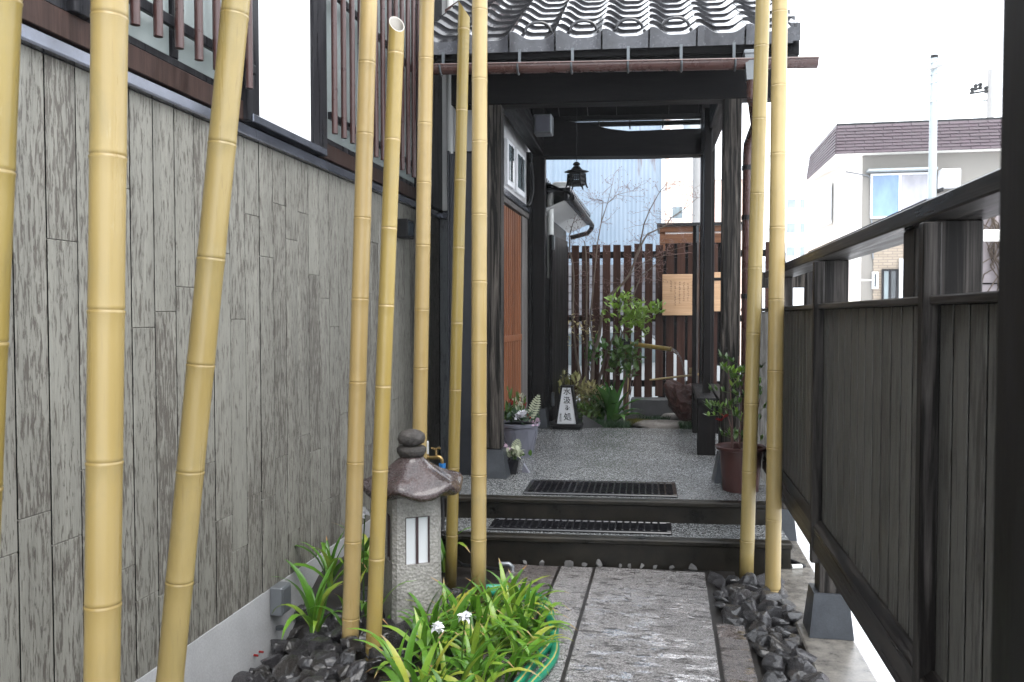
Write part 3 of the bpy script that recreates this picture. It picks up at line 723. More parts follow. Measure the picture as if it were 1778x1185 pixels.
# hopper and downpipe at the right
h0 = aY(1303, 96, 5.2); 
mb = MB(); c0 = G((h0.x - GO.x) / GU.x, gv, 0)
def frust(mb, c, z0, z1, a0, b0, a1, b1):
    vs = [(c.x + s*a, c.y + t*b, z) for z, a, b in ((z0, a0, b0), (z1, a1, b1)) for s, t in ((-1,-1),(1,-1),(1,1),(-1,1))]
    return mb.add(vs, [(0,3,2,1),(4,5,6,7),(0,1,5,4),(1,2,6,5),(2,3,7,6),(3,0,4,7)])
frust(mb, c0, 2.93, 3.08, .038, .038, .052, .052); mb.box((c0.x - .058, c0.y - .058, 3.081), (c0.x + .058, c0.y + .058, 3.105), c=.004)
mb.build('rain_hopper', M['zinc_box'], gate)
d1 = aY(1299, 200, 6.25); d2 = aY(1297, 470, 6.25)
mb = MB(); mb.tube([(c0.x, c0.y, 2.93), (c0.x, c0.y, 2.86), (d1.x + .02, 5.9, 2.80), (d1.x, 6.2, 2.73), (d1.x, 6.25, 2.66), (d1.x, 6.25, .30)], .036, 12); dp = mb.build('downpipe', M['pipe_brown'], gate, smooth=True)
for z in (2.55, 2.19, 1.62, .9): MB().tube([(d1.x, 6.25, z), (d1.x, 6.25, z + .035)], .041, 12).build('pipe_clip', M['black_metal'], dp, smooth=True)
# black panel left of the front left post
gbox(MB(), (-.33, .0, .31), (-.068, .035, 2.69), .003).build('side_panel', M['black_panel'], gate)
gbox(MB(), (-.345, -.012, .31), (-.331, .045, 2.71), .003).build('panel_edge', M['black_panel'], gate)
# folded door leaves with pale hinges
dl = gbox(MB(), (-.068, 2.36, .36), (-.02, 2.6, 2.35), .004)
lf0 = aY(948, 400, 8.62); lf1 = aY(984, 400, 9.6)
leaf = MB().beam((lf0.x + .03, 8.78, 1.36), (lf1.x - .01, 9.62, 1.36), .04, 2.0, up=(0,0,1)).build('gate_leaf', M['gate_v'], gate)
for z in (2.27, .60):
    MB().box((lf0.x + .045, 8.73, z - .075), (lf0.x + .075, 8.775, z + .075), c=.004).build('hinge', M['zinc'], leaf)
rl0 = aY(1213, 400, 8.62)
leaf = MB().beam((rl0.x - .03, 8.80, 1.38), (rl0.x + .02, 9.6, 1.38), .045, 2.1).build('gate_leaf', M['gate_v'], gate)
MB().box((rl0.x - .02, 8.755, 2.25), (rl0.x + .012, 8.797, 2.42), c=.004).build('hinge', M['zinc'], leaf)
# grey lamp box high on the left
lb = thing('box_light', 'grey square box light under the gate roof by the rear left post', 'lamp', tuple(aY(943, 217, 7.75)))
p = aY(943, 217, 7.75)
MB().box((p.x - .085, 7.70, p.z - .09), (p.x + .085, 7.86, p.z + .09), c=.008).build('light_housing', M['zinc_box'], lb)
MB().box((p.x - .065, 7.694, p.z - .07), (p.x + .065, 7.6995, p.z + .07), c=.002).build('light_face', M['pot_grey'], lb)
MB().box((p.x - .14, 7.72, p.z - .012), (p.x - .0855, 7.80, p.z + .012)).build('light_arm', M['black_metal'], lb)
# hanging iron lantern
L0 = aY(1001, 302, 7.9); lx, lz = L0.x, L0.z; sc_ = 7.9 / FPX
hl = thing('hanging_lantern', 'black iron hanging lantern with flared roof under the bent log beam', 'lantern', (lx, 7.9, lz))
mb = MB()
mb.lathe([(.012, .112), (.03, .10), (.036, .086), (.02, .074), (.03, .066)], 12, (lx, 7.9, lz)).build('finial', M['black_metal'], hl, smooth=True)
def hexp(p, a, i): return p
mb = MB(); rf = [(.03, .068), (.05, .045), (.075, .028), (.118, .012), (.115, .004), (.06, .002)]
mb.lathe(rf, 6, (lx, 7.9, lz), fn=lambda p, a, i: p + Vector((0, 0, .010 if i in (3, 4) else 0))).build('lantern_roof', M['black_metal'], hl)
mb = MB()
for i in range(6):
    a = math.pi * i / 3; b = math.pi * (i + 1) / 3; ra, rb = .078, .086
    q = lambda ang, r, z: Vector((lx + r * math.cos(ang), 7.9 + r * math.sin(ang), lz + z))
    for t0, t1 in ((0, .10), (.25, .33), (.46, .54), (.67, .75), (.90, 1)):
        A0 = q(a, ra, 0).lerp(q(b, ra, 0), t0); A1 = q(a, ra, 0).lerp(q(b, ra, 0), t1); B0 = q(a, rb, -.105).lerp(q(b, rb, -.105), t0); B1 = q(a, rb, -.105).lerp(q(b, rb, -.105), t1)
        mb.prism([A0, A1, B1, B0], (q(a, 1, 0) + q(b, 1, 0) - 2 * Vector((lx, 7.9, lz))).normalized() * -.006)
    for z0, z1 in ((-.001, -.02), (-.045, -.062), (-.085, -.105)):
        r0 = ra + (rb - ra) * (-z0 / .105); r1 = ra + (rb - ra) * (-z1 / .105)
        mb.prism([q(a, r0 + .001, z0), q(b, r0 + .001, z0), q(b, r1 + .001, z1), q(a, r1 + .001, z1)], (q(a, 1, 0) + q(b, 1, 0) - 2 * Vector((lx, 7.9, lz))).normalized() * -.008)
mb.build('lantern_cage', M['black_metal'], hl)
MB().lathe([(.086, -.112), (.09, -.108), (.088, -.103)], 6, (lx, 7.9, lz)).build('lantern_floor', M['black_metal'], hl)
for i in range(6):
    a = math.pi * i / 3; c, s_ = math.cos(a), math.sin(a)
    MB().tube([(lx + r_ * c, 7.9 + r_ * s_, lz + z) for r_, z in ((.084, 0), (.088, -.09), (.096, -.12), (.108, -.138))], (.006, .008, .008, .006), 6).build('foot', M['black_metal'], hl, smooth=True)
MB().tube([(lx, 7.9, lz + .11), (lx, 7.9, 3.62)], .003, 5).build('hanging_wire', M['black_metal'], hl)

# bench along the right side of the gate
bn = thing('bench', 'long dark wet wooden bench along the right side of the gate floor', 'bench', (.42, 7.8, .31))
bx0, bx1, by0, by1, bz = .255, .60, 7.14, 8.66, .80
for i in range(2):
    x0 = bx0 + i * .175
    MB().box((x0, by0, bz - .045), (x0 + .16, by1, bz), c=.006).build('seat_plank', M['gate_y'], bn)
for yy in (by0 + .03, by1 - .14):
    for xx in (bx0 + .006, bx1 - .16): MB().box((xx, yy, .309), (xx + .15, yy + .10, bz - .0465), c=.005).build('leg', M['gate_v'], bn)
    MB().box((bx0 + .158, yy + .02, bz - .14), (bx1 - .162, yy + .08, bz - .047), c=.004).build('cross_rail', M['gate_x'], bn)
MB().box((bx0 + .02, by0 + .135, bz - .13), (bx0 + .06, by1 - .145, bz - .047), c=.004).build('apron', M['gate_y'], bn)

# =================================================================== RIGHT FENCE
fen = thing('boarded_fence', 'dark boarded fence with open top rail running along the right side of the path', 'fence', (.72, 3.6, 0))
XF = .68
def fy(px, py=700): return aX(px, py, .66).y
ybat = [fy(1613), fy(1420), fy(1345)]
bays = [(.30, ybat[0]), (ybat[0], ybat[1]), (ybat[1], ybat[2] + .5)]
MB().box((XF + .012, .2, .48), (XF + .02, 5.75, 1.53)).build('fence_backing', M['backing'], fen)
for y0, y1 in bays:
    n = max(1, round((y1 - y0) / .11)); wd = (y1 - y0) / n
    for i in range(n):
        MB().box((XF, y0 + i * wd + .006, .47), (XF + .0115, y0 + (i + 1) * wd - .006, 1.525), c=.002, edge=True).build('board', [M['dark_siding'], M['backing']], fen)
    MB().box((XF - .03, y0 + .022, 1.527), (XF + .045, y1 - .022, 1.549), c=.004).build('cap_rail', M['fence_y'], fen)
    mb = MB(); mb.prism([(XF - .038, y0 + .022, .462), (XF - .001, y0 + .022, .462), (XF - .001, y0 + .022, .592), (XF - .010, y0 + .022, .592), (XF - .038, y0 + .022, .568)], (0, y1 - y0 - .044, 0)); mb.build('bottom_rail', M['fence_y'], fen)
for yb in ybat + [.30]:
    MB().box((XF - .045, yb - .02, .40), (XF - .0005, yb + .02, 1.735), c=.003).build('batten', M['fence_v'], fen)
MB().box((XF - .018, .2, 1.752), (XF + .15, 5.9, 1.80), c=.005).build('top_rail', M['fence_y'], fen)
MB().box((XF - .010, 2.35, 1.8005), (XF + .14, 4.2, 1.806)).build('rail_flashing', M['flash'], fen)
feet = []
for yb, pair in ((4.05, False), (2.42, True), (5.74, False), (.75, False)):
    for dy in ((0, .20) if pair else (0,)):
        MB().box((XF + .0205, yb - .06 + dy, .20), (XF + .135, yb + .06 + dy, 1.7515), c=.005).build('post', M['fence_v'], fen)
    mb = MB(); cx_, cy_ = XF + .073, yb + (.10 if pair else 0)
    vs = [Vector((cx_ + s * a, cy_ + t * (a + (.10 if pair else 0)), z)) for z, a in ((.0135, .098), (.214, .076)) for s, t in ((-1,-1),(1,-1),(1,1),(-1,1))]
    mb.add(vs, [(0,3,2,1),(4,5,6,7),(0,1,5,4),(1,2,6,5),(2,3,7,6),(3,0,4,7)]).build('post_foot', M['stone_foot'], fen)
# dark post close to the camera, right edge
np_ = thing('near_post', 'blurred dark weathered post close to the camera at the right edge', 'post', (.34, .82, 0))
MB().box((.315, .76, -.02), (.43, .88, 3.6), c=.006).build('post_shaft', M['near_post'], np_)
MB().box((.302, .75, -.02), (.443, .893, .22), c=.01).build('post_shoe', M['stone_foot'], np_)
# short cross fence between gate and boarded fence
cf = thing('cross_fence', 'short dark cross fence between the right gate post and the boarded fence', 'fence', (.75, 6.2, 0))
q0 = aY(1283, 500, 6.28); 
MB().box((.545, 6.30, 1.70), (.99, 6.37, 1.815), c=.005).build('rail', M['post_worn'], cf)
for i in range(4):
    x0 = .545 + i * .112
    MB().box((x0, 6.31, .02), (x0 + .108, 6.34, 1.525), c=.003).build('board', M['dark_siding'], cf)
MB().box((.54, 6.295, 1.527), (.99, 6.36, 1.55), c=.003).build('cap_rail', M['fence_v'], cf)
MB().box((.99, 6.28, .0), (1.09, 6.38, 1.9), c=.005).build('post', M['fence_v'], cf)

# =================================================================== BAMBOO POLES
def bamboo(label, pb, pt, r0, r1, node0, pitch, m='bamboo', cut=None, seed=1):
    """culm from pb to pt (feet and head), node0 = distance of the first ring above the foot"""
    rn = random.Random(seed); pb = Vector(pb); pt = Vector(pt); ax = (pt - pb); L = ax.length; ax.normalize()
    x = Vector((1,0,0)); x = (x - ax * x.dot(ax)).normalized(); y = ax.cross(x); n = 28
    st = [(0, 1, 0)]; s = node0
    while s < L - .03:
        if s > .03:
            st += [(s - .055, 1.0, 0), (s - .012, 1.012, 0), (s - .0065, 1.038, 1), (s - .0015, 1.042, 1), (s, .985, 1), (s + .0025, .99, 1), (s + .006, 1.03, 1), (s + .012, 1.012, 0), (s + .05, 1.0, 0)]
        s += pitch * rn.uniform(.90, 1.09)
    st = [q for q in st if 0 <= q[0] < L - .07] + [(L, 1, 0)]
    mb = MB()
    def rg(s, k, slant=0):
        r = (r0 + (r1 - r0) * s / L) * k
        return [pb + ax * (s + (slant(2*math.pi*i/n) if slant else 0)) + (x * math.cos(2*math.pi*i/n) + y * math.sin(2*math.pi*i/n)) * r for i in range(n)]
    rows = []
    for i, (s, k, mi) in enumerate(st):
        sl = None
        if cut and i == len(st) - 1: sl = lambda a: cut[0] * math.cos(a - cut[1])
        rows.append((rg(s, k, sl), mi))
    vs = [p for r, _ in rows for p in r]; fs = []; ms = []
    for j in range(len(rows) - 1):
        for i in range(n):
            i2 = (i+1) % n; fs.append((j*n+i, j*n+i2, (j+1)*n+i2, (j+1)*n+i)); ms.append(1 if rows[j][1] and rows[j+1][1] else 0)
    b = len(mb.v); mb.v += [tuple(p) for p in vs]; mb.f += fs; mb.m += ms
    t = thing('bamboo_pole', label, 'bamboo pole', tuple(pb), 'bamboo poles planted along the path')
    mb.f.append(tuple(reversed(range(n)))); mb.m.append(0)
    if not cut: mb.f.append(tuple((len(rows)-1)*n + i for i in range(n))); mb.m.append(0)
    mb.build('culm', [M[m], M['bamboo_node']], t, 'all')
    if cut:
        sl = lambda a: cut[0] * math.cos(a - cut[1])
        o = rg(L, 1, sl); inn = rg(L, .86, lambda a: sl(a) * .86); dn = rg(L - .16, .86)
        MB().add(o + inn + dn, [(i, (i+1) % n, n+(i+1) % n, n+i) for i in range(n)] + [(n+i, n+(i+1) % n, 2*n+(i+1) % n, 2*n+i) for i in range(n)] + [tuple(2*n+i for i in reversed(range(n)))]).build('cut_end', M['bamboo_in'], t)
def pole(label, lo, hi, Yc, rad, node_py, pitch, m='bamboo', cut=None, seed=1, Yhi=None, zb=None, tip=None):
    """two sight points on its axis at the pole's own distance; foot on the bed, head above the picture"""
    a = aY(lo[0], lo[1], Yc); b = aY(hi[0], hi[1], Yhi or Yc); d = (b - a) / (b.z - a.z)
    zf = -.03 if zb is None else zb
    foot = a + d * (zf - a.z); head = b if cut else a + d * ((tip or 3.9) - a.z)
    nz = aY(lo[0], node_py, Yc).z; s = (nz - zf) * d.length
    while s > pitch: s -= pitch
    bamboo(label, foot, head, rad, rad * .97, s, pitch, m, cut, seed)
pole('yellowish bamboo pole cut by the left edge of the picture', (-30, 800), (2, 0), 1.60, .041, 310, .36, 'bamboo_old', seed=2)
pole('thick upright pale bamboo pole nearest the camera, before the grey boards', (178, 1100), (190, 60), 1.735, .0402, 780, .352, seed=3)
pole('pale bamboo pole leaning to the right across the grey boards', (303, 1100), (408, 20), 2.278, .0405, 785, .352, seed=4)
pole('pale speckled bamboo pole beside the hollow cut one, feet in the dark rocks', (609, 1080), (640, 10), 3.512, .0385, 545, .345, 'bamboo_spot', seed=5)
pole('olive bamboo pole cut short with its hollow end showing', (649, 1110), (689, 42), 3.425, .0345, 685, .37, 'bamboo_old', (.042, R(125)), seed=6)
pole('bamboo pole standing behind the stone lantern by the tap', (728, 800), (741, 20), 4.30, .040, 630, .345, 'bamboo_spot', seed=7)
pole('thin olive bamboo pole with a slanted cut tip beside the roof', (784, 960), (806, 16), 4.42, .0325, 680, .40, 'bamboo_old', (.045, R(180)), seed=8)
pole('straight pale bamboo pole rising from the clump of iris', (831, 1000), (833, 20), 4.155, .0400, 820, .345, seed=9)
pole('left one of the bamboo pair right of the steps', (1297, 960), (1324, 20), 4.80, .0395, 700, .39, seed=10)
pole('right one of the bamboo pair next to the boarded fence', (1342, 1000), (1354, 20), 4.55, .0405, 900, .38, seed=11)

# =================================================================== STONE LANTERN
LX, LY = -1.228, 3.88
sl = thing('stone_lantern', 'grey stone garden lantern with dark mushroom cap and white paper window', 'stone lantern', (LX, LY, 0))
RZ = R(31)
def lp(x, y, z): c, s_ = math.cos(RZ), math.sin(RZ); return Vector((LX + x*c - y*s_, LY + x*s_ + y*c, z))
a = .120; ch = .020
def oct_ring(a, ch, z, j=0): return [lp(x, y, z) for x, y in ((-a+ch,-a),(a-ch,-a),(a,-a+ch),(a,a-ch),(a-ch,a),(-a+ch,a),(-a,a-ch),(-a,-a+ch))]
WZ0, WZ1 = .305, .535; wx = .060
# pillar as a wall of four faces with window openings on the front and left faces
mb = MB()
def ringwall(z0, z1, a0, a1, skip=()):
    r0 = oct_ring(a0, ch, z0); r1 = oct_ring(a1, ch, z1)
    for i in range(8):
        if i in skip: continue
        mb.quad(r0[i], r0[(i+1) % 8], r1[(i+1) % 8], r1[i])
for i in range(5): ringwall(-.12 + .085 * i, -.12 + .085 * (i + 1), a + .010 - .002 * i, a + .008 - .002 * i)
ringwall(WZ0, WZ1, a, a, (0, 6)); ringwall(WZ1, .635, a, a - .002)
for f in (0, 1):
    g = (lambda x, y, z: lp(x, y, z)) if f == 0 else (lambda x, y, z: lp(y, -x, z))
    mb.quad(g(-a+ch, -a, WZ0), g(-wx, -a, WZ0), g(-wx, -a, WZ1), g(-a+ch, -a, WZ1)); mb.quad(g(wx, -a, WZ0), g(a-ch, -a, WZ0), g(a-ch, -a, WZ1), g(wx, -a, WZ1))
    d = .022
    mb.quad(g(-wx, -a, WZ0), g(-wx, -a+d, WZ0), g(-wx, -a+d, WZ1), g(-wx, -a, WZ1)); mb.quad(g(wx, -a+d, WZ0), g(wx, -a, WZ0), g(wx, -a, WZ1), g(wx, -a+d, WZ1))
    mb.quad(g(-wx, -a, WZ0), g(wx, -a, WZ0), g(wx, -a+d, WZ0), g(-wx, -a+d, WZ0)); mb.quad(g(-wx, -a+d, WZ1), g(wx, -a+d, WZ1), g(wx, -a, WZ1), g(-wx, -a, WZ1))
mb.build('pillar', M['granite'], sl)
for f in (0, 1):
    rot = 0 if f == 0 else R(-90); Mx = Matrix.Translation((LX, LY, 0)) @ Matrix.Rotation(RZ + rot, 4, 'Z')
    wp = MB().box((-wx, -a + .0185, WZ0), (wx, -a + .021, WZ1), M=Mx).build('paper_window', M['paper'], sl)
    MB().box((-.006, -a + .008, WZ0), (.006, -a + .0182, WZ1), M=Mx).build('window_bar', M['bar_brown'], wp)
    g = MB()
    for x0, x1, z0, z1 in ((-wx, -wx + .006, WZ0, WZ1), (wx - .006, wx, WZ0, WZ1), (-wx + .0062, wx - .0062, WZ1 - .006, WZ1)): g.box((x0, -a + .010, z0), (x1, -a + .0183, z1), M=Mx)
    g.build('window_frame', M['bar_brown'], wp)
def capfn(p, ang, i):
    lift = (.5 + .5 * math.cos(6 * (ang - R(-28)))) ** 2
    prof = capw[i]; r = 1 + .07 * lift * prof; q = Vector((p.x * r, p.y * r, p.z + .030 * lift * prof - .008 * prof * (1 - lift)))
    return q + Vector((0, 0, .007 * mnoise.noise((p.x * 22, p.y * 22, p.z * 22)) + .003 * mnoise.noise((p.x * 60, p.y * 60, p.z * 60))))
cp = [(.10, .618), (.17, .624), (.222, .634), (.241, .645), (.244, .662), (.234, .680), (.198, .703), (.152, .733), (.110, .761), (.076, .787), (.064, .799), (.060, .806)]
capw = [0, .4, .9, 1, 1, .95, .6, .3, .12, .05, 0, 0]
MB().lathe(cp, 84, (LX, LY, 0), fn=capfn).build('cap', M['cap'], sl, smooth='all')
lot = [(.045, .804), (.060, .810), (.068, .828), (.070, .848), (.062, .858), (.046, .860)]
MB().lathe(lot, 48, (LX, LY, 0), fn=lambda p, ang, i: Vector((p.x * (1 + .05 * abs(math.sin(4 * ang)) * (i in (2, 3))), p.y * (1 + .05 * abs(math.sin(4 * ang)) * (i in (2, 3))), p.z))).build('lotus_collar', M['lotus'], sl, smooth='all')
jw = [(.030, .859), (.040, .863), (.062, .875), (.069, .894), (.065, .914), (.048, .930), (.022, .939), (.0, .941)]
MB().lathe(jw, 32, (LX, LY, 0), fn=lambda p, ang, i: p + Vector((0, 0, .004 * mnoise.noise((p.x * 30, p.y * 30, p.z * 30))))).build('jewel', M['lotus'], sl, smooth='all')

# =================================================================== TAP
TY = 5.0; T0 = aY(757, 800, TY)
tp = thing('garden_tap', 'brass garden tap with blue hose coupling on a white post behind the lantern', 'tap', (T0.x, TY, 0))
wb = aY(741, 795, TY)
MB().box((wb.x - .055, TY - .03, -.02), (wb.x + .0, TY + .05, .70), c=.004).build('tap_post', M['white_pipe'], tp)
zt = aY(757, 795, TY).z; x0 = wb.x + .001
MB().tube([(x0, TY, zt), (x0 + .012, TY, zt)], .022, 12).build('wall_flange', M['brass'], tp, smooth=True)
MB().tube([(x0 + .01, TY, zt), (x0 + .05, TY, zt), (x0 + .065, TY, zt + .006), (x0 + .085, TY, zt + .002), (x0 + .097, TY, zt - .012), (x0 + .100, TY, zt - .035)], (.011, .012, .015, .013, .011, .011), 12).build('tap_body', M['brass'], tp, smooth=True)
MB().tube([(x0 + .06, TY, zt + .01), (x0 + .06, TY, zt + .055)], .008, 10).build('tap_stem', M['brass'], tp, smooth=True)
hb = MB()
for d in ((1, 0), (.3, 1)):
    v = Vector((d[0], d[1], 0)).normalized() * .03; c = Vector((x0 + .06, TY, zt + .058)); hb.tube([c - v, c - v * .3, c + v * .3, c + v], (.008, .005, .005, .008), 8)
hb.build('tap_handle', M['brass'], tp, smooth=True)
MB().tube([(x0 + .100, TY, zt - .036), (x0 + .100, TY, zt - .070)], (.023, .021), 14).build('hose_collar', M['blue_plastic'], tp, smooth=True)
MB().tube([(x0 + .100, TY, zt - .0705), (x0 + .100, TY, zt - .11)], (.016, .017), 14).build('hose_coupling', M['green_dark'], tp, smooth=True)
MB().tube([(x0 + .100, TY, zt - .1105), (x0 + .103, TY, zt - .2), (x0 + .11, TY - .02, .25), (x0 + .14, TY - .15, .06), (x0 + .3, TY - .28, .02), (x0 + .55, TY - .33, .02)], .010, 8).build('supply_hose', M['black_metal'], tp, smooth=True)

# grey electric box on the wall
e0 = aX(470, 1020, XW + .006); e1 = aX(508, 1068, XW + .1)
eb = thing('outlet_box', 'grey metal outlet box with conduit on the pale foundation', 'electric box', (XW, e0.y, 0))
ec = aX(490, 1040, XW + .05); 
MB().box((XW + .0045, ec.y - .055, ec.z - .075), (XW + .075, ec.y + .055, ec.z + .075), c=.006).build('box_body', M['zinc_box'], eb)
MB().box((XW + .0755, ec.y - .045, ec.z - .06), (XW + .080, ec.y + .045, ec.z + .065), c=.002).build('box_lid', M['zinc_box'], eb)
MB().tube([(XW + .035, ec.y, ec.z - .0755), (XW + .035, ec.y, -.05)], .017, 12).build('conduit', M['zinc_box'], eb, smooth=True)
MB().tube([(XW + .035, ec.y, ec.z - .15), (XW + .035, ec.y, ec.z - .165)], .022, 12).build('conduit_clip', M['zinc'], eb, smooth=True)

# =================================================================== ROCKS
def hull(seed, n=18, flat=.7):
    rn = random.Random(seed); bm = bmesh.new()
    for i in range(n):
        v = Vector((rn.gauss(0,1), rn.gauss(0,1), rn.gauss(0,1))).normalized()
        v = Vector((v.x * rn.uniform(.75, 1), v.y * rn.uniform(.6, .85), v.z * flat * rn.uniform(.7, 1))); bm.verts.new(v)
    bmesh.ops.convex_hull(bm, input=bm.verts); bmesh.ops.delete(bm, geom=[v for v in bm.verts if not v.link_faces], context='VERTS')
    bmesh.ops.bevel(bm, geom=list(bm.edges), offset=.075, segments=1, affect='EDGES', clamp_overlap=True)
    bmesh.ops.triangulate(bm, faces=bm.faces); bmesh.ops.subdivide_edges(bm, edges=bm.edges, cuts=1, use_grid_fill=True)
    for v in bm.verts: v.co += v.co.normalized() * (.06 * mnoise.fractal(v.co * 3 + Vector((seed, 0, 0)), .8, 2, 3))
    bmesh.ops.triangulate(bm, faces=bm.faces)
    me = bpy.data.meshes.new('rock'); bm.to_mesh(me); bm.free()
    me.polygons.foreach_set('use_smooth', [True] * len(me.polygons)); me.set_sharp_from_angle(angle=R(24)); return me
RV = [hull(i + 3, 17 + i % 6, .62 + .05 * (i % 4)) for i in range(10)]
RVB = []
for me in RV:
    b = me.copy(); b.materials.append(M['rock_brown']); RVB.append(b); me.materials.append(M['rock'])
def scatter_rocks(inside, box, n, smin, smax, label, sep=.72, tries=6000, zpile=0):
    pts = []; t = 0
    while len(pts) < n and t < tries:
        t += 1; x = rnd.uniform(box[0], box[1]); y = rnd.uniform(box[2], box[3]); s = rnd.uniform(smin, smax)
        if not inside(x, y): continue
        if any((x-a)**2 + (y-b)**2 < (sep * (s + c)) ** 2 for a, b, c in pts): continue
        pts.append((x, y, s))
    for x, y, s in pts:
        i = rnd.randrange(10); lab, grp = label(x, y)
        zs = soil_z(x, y)
        o = put('rock', (RVB if rnd.random() < .3 else RV)[i], None, (x, y, zs + s * .42 + zpile * rnd.random()), (rnd.uniform(-.6, .6), rnd.uniform(-.6, .6), rnd.uniform(0, 6.3)), (s, s * rnd.uniform(.8, 1.1), s * rnd.uniform(.8, 1.15)))
        tag(o, lab, 'rock', grp)
    return pts
def in_left(x, y):
    if x < XW + .05 or y < 2.75 or y > 4.3: return False
    if x < -1.72 and y < 3.3: return False
    if (x - LX)**2 + (y - LY)**2 < .17**2: return False
    return x < -.90 and not (x > -1.10 and y > 3.15)
def lab_left(x, y):
    if (x - LX)**2 + (y - LY)**2 < .30**2: return 'dark wet rock against the foot of the stone lantern', 'rocks at the lantern foot'
    if (x + 1.30)**2 + (y - 3.45)**2 < .22**2: return 'dark wet rock round the feet of the two bamboo poles left of the lantern', 'rocks round the left bamboo feet'
    if x < -1.7: return 'dark wet rock piled against the pale foundation near the outlet box', 'rocks along the foundation'
    if y < 3.3: return 'dark wet rock at the front of the left bed beside the iris clump', 'rocks at the front of the left bed'
    return 'dark wet rock in the middle of the left bed behind the bamboo feet', 'rocks in the middle of the left bed'
A = scatter_rocks(in_left, (XW, -.85, 2.75, 4.3), 170, .052, .105, lab_left, .50, zpile=.03)
def in_right(x, y):
    lo = .40 if y < 4.12 else .27
    return lo + .02 < x < .60 + (.0 if y < 4.2 else .02) and 2.6 < y < 4.78
def lab_right(x, y):
    if y > 4.3: return 'dark wet rock heaped round the feet of the bamboo pair by the step', 'rocks round the right bamboo feet'
    if y > 3.6: return 'dark wet rock between the path and the stone foot of the fence post', 'rocks by the fence post foot'
    return 'dark wet rock nearest the camera in the strip right of the path', 'rocks at the near end of the right strip'
scatter_rocks(in_right, (.26, .64, 2.6, 4.8), 105, .052, .098, lab_right, .50, zpile=.03)
small = [hull(40 + i, 12, .8) for i in range(4)]
for m_ in small: m_.materials.append(M['pale_rock'])
for i, px in enumerate((905, 935, 983, 1012, 1037, 1075, 1092, 1113, 1137, 1166, 1203)):
    p = aZ(px, 989 + (i % 3) * 2, 0.01); s = (.022, .03, .040, .022, .034, .018, .022, .026, .022, .026, .034)[i]
    o = put('pale_stone', small[i % 4], None, (p.x, 4.83 + .083 * (p.x + 1.25) - rnd.random() * .03, .002 + s * .45), (rnd.random(), rnd.random(), rnd.random() * 6), s)
    tag(o, 'small pale stone lying along the foot of the lower step', 'stone', 'pale stones along the step')

# =================================================================== LEAVES
def sword(L, W, bend, lean, n=8, fold=.25, tip=True, name='leaf', mats=None, twist=0):
    """an arching strap leaf starting at the origin, leaning to +x"""
    mb = MB(); x = z = 0.0; ang = lean; rows = []
    for i in range(n + 1):
        t = i / n
        w = W * .5 * (min(1, .55 + 1.6 * t) * (1 - max(0, (t - .45) / .55) ** 1.7) + (.0 if t < 1 else 0))
        if t == 1: w = .0006
        dx, dz = math.sin(ang), math.cos(ang)
        rows.append(((x, -w, z), (x + dz * fold * w, 0, z - dx * fold * w), (x, w, z)))
        x += dx * L / n; z += dz * L / n; ang += bend / n * (.4 + 1.2 * t)
    vs = [p for r in rows for p in r]
    for i in range(n):
        for j in range(2):
            mb.f.append((i*3+j, i*3+j+1, i*3+j+4, i*3+j+3)); mb.m.append(1 if (tip and i >= n - 1) else 0)
    mb.v = vs
    return mb.mesh(name, mats, 'all')
IR = [sword(L, W, b, l, mats=[M['iris'], M['leaf_tip'] if d else M['iris']]) for L, W, b, l, d in
      ((.32, .031, 1.3, .12, 1), (.29, .034, 2.1, .30, 0), (.34, .033, 2.5, .30, 1), (.28, .028, .9, .08, 0), (.32, .034, 2.8, .45, 0), (.29, .031, 1.9, .55, 1), (.24, .026, 2.2, .5, 0), (.34, .033, 1.7, .08, 0))]
def leaf_plant(name, label, cat, loc, group, meshes, n, smin=.8, smax=1.15, fan=None, spread=1.0):
    t = thing(name, label, cat, tuple(loc), group)
    for i in range(n):
        az = (fan + rnd.gauss(0, .35) + (math.pi if rnd.random() < .5 else 0)) if fan is not None else (i * 2.4 + rnd.uniform(-.5, .5))
        q = Vector((rnd.gauss(0, .012), rnd.gauss(0, .012), -.01))
        put('leaf', rnd.choice(meshes), t, q, (rnd.uniform(-.15, .15), rnd.uniform(-.12, .12) * spread, az), rnd.uniform(smin, smax), local=True)
    return t
# the big clump before the lantern
cl = []
tr = 0
def in_clump(x, y):
    u = (x + .85) / .285; v = (y - 3.56) / .64
    return u*u + v*v < 1
while len(cl) < 56 and tr < 9000:
    tr += 1; x = rnd.uniform(-1.14, -.50); y = rnd.uniform(2.95, 4.22)
    if in_clump(x, y) and all((x-a)**2 + (y-b)**2 > .062**2 for a, b in cl) and (x + .93)**2 + (y - 4.13)**2 > .09**2: cl.append((x, y))
for x, y in cl:
    if y > 3.85: lab_, grp_ = 'green iris plant at the back of the hose ringed clump, by the straight bamboo pole', 'iris plants at the back of the clump'
    elif x > -.74: lab_, grp_ = 'green iris plant on the path side of the clump, against the green hose', 'iris plants along the hose'
    elif y < 3.35: lab_, grp_ = 'green iris plant at the near end of the hose ringed clump', 'iris plants at the near end of the clump'
    else: lab_, grp_ = 'green iris plant on the lantern side of the hose ringed clump', 'iris plants on the lantern side of the clump'
    leaf_plant('iris_plant', lab_, 'plant', (x, y, -.03), grp_, IR, 6, .72, 1.12)
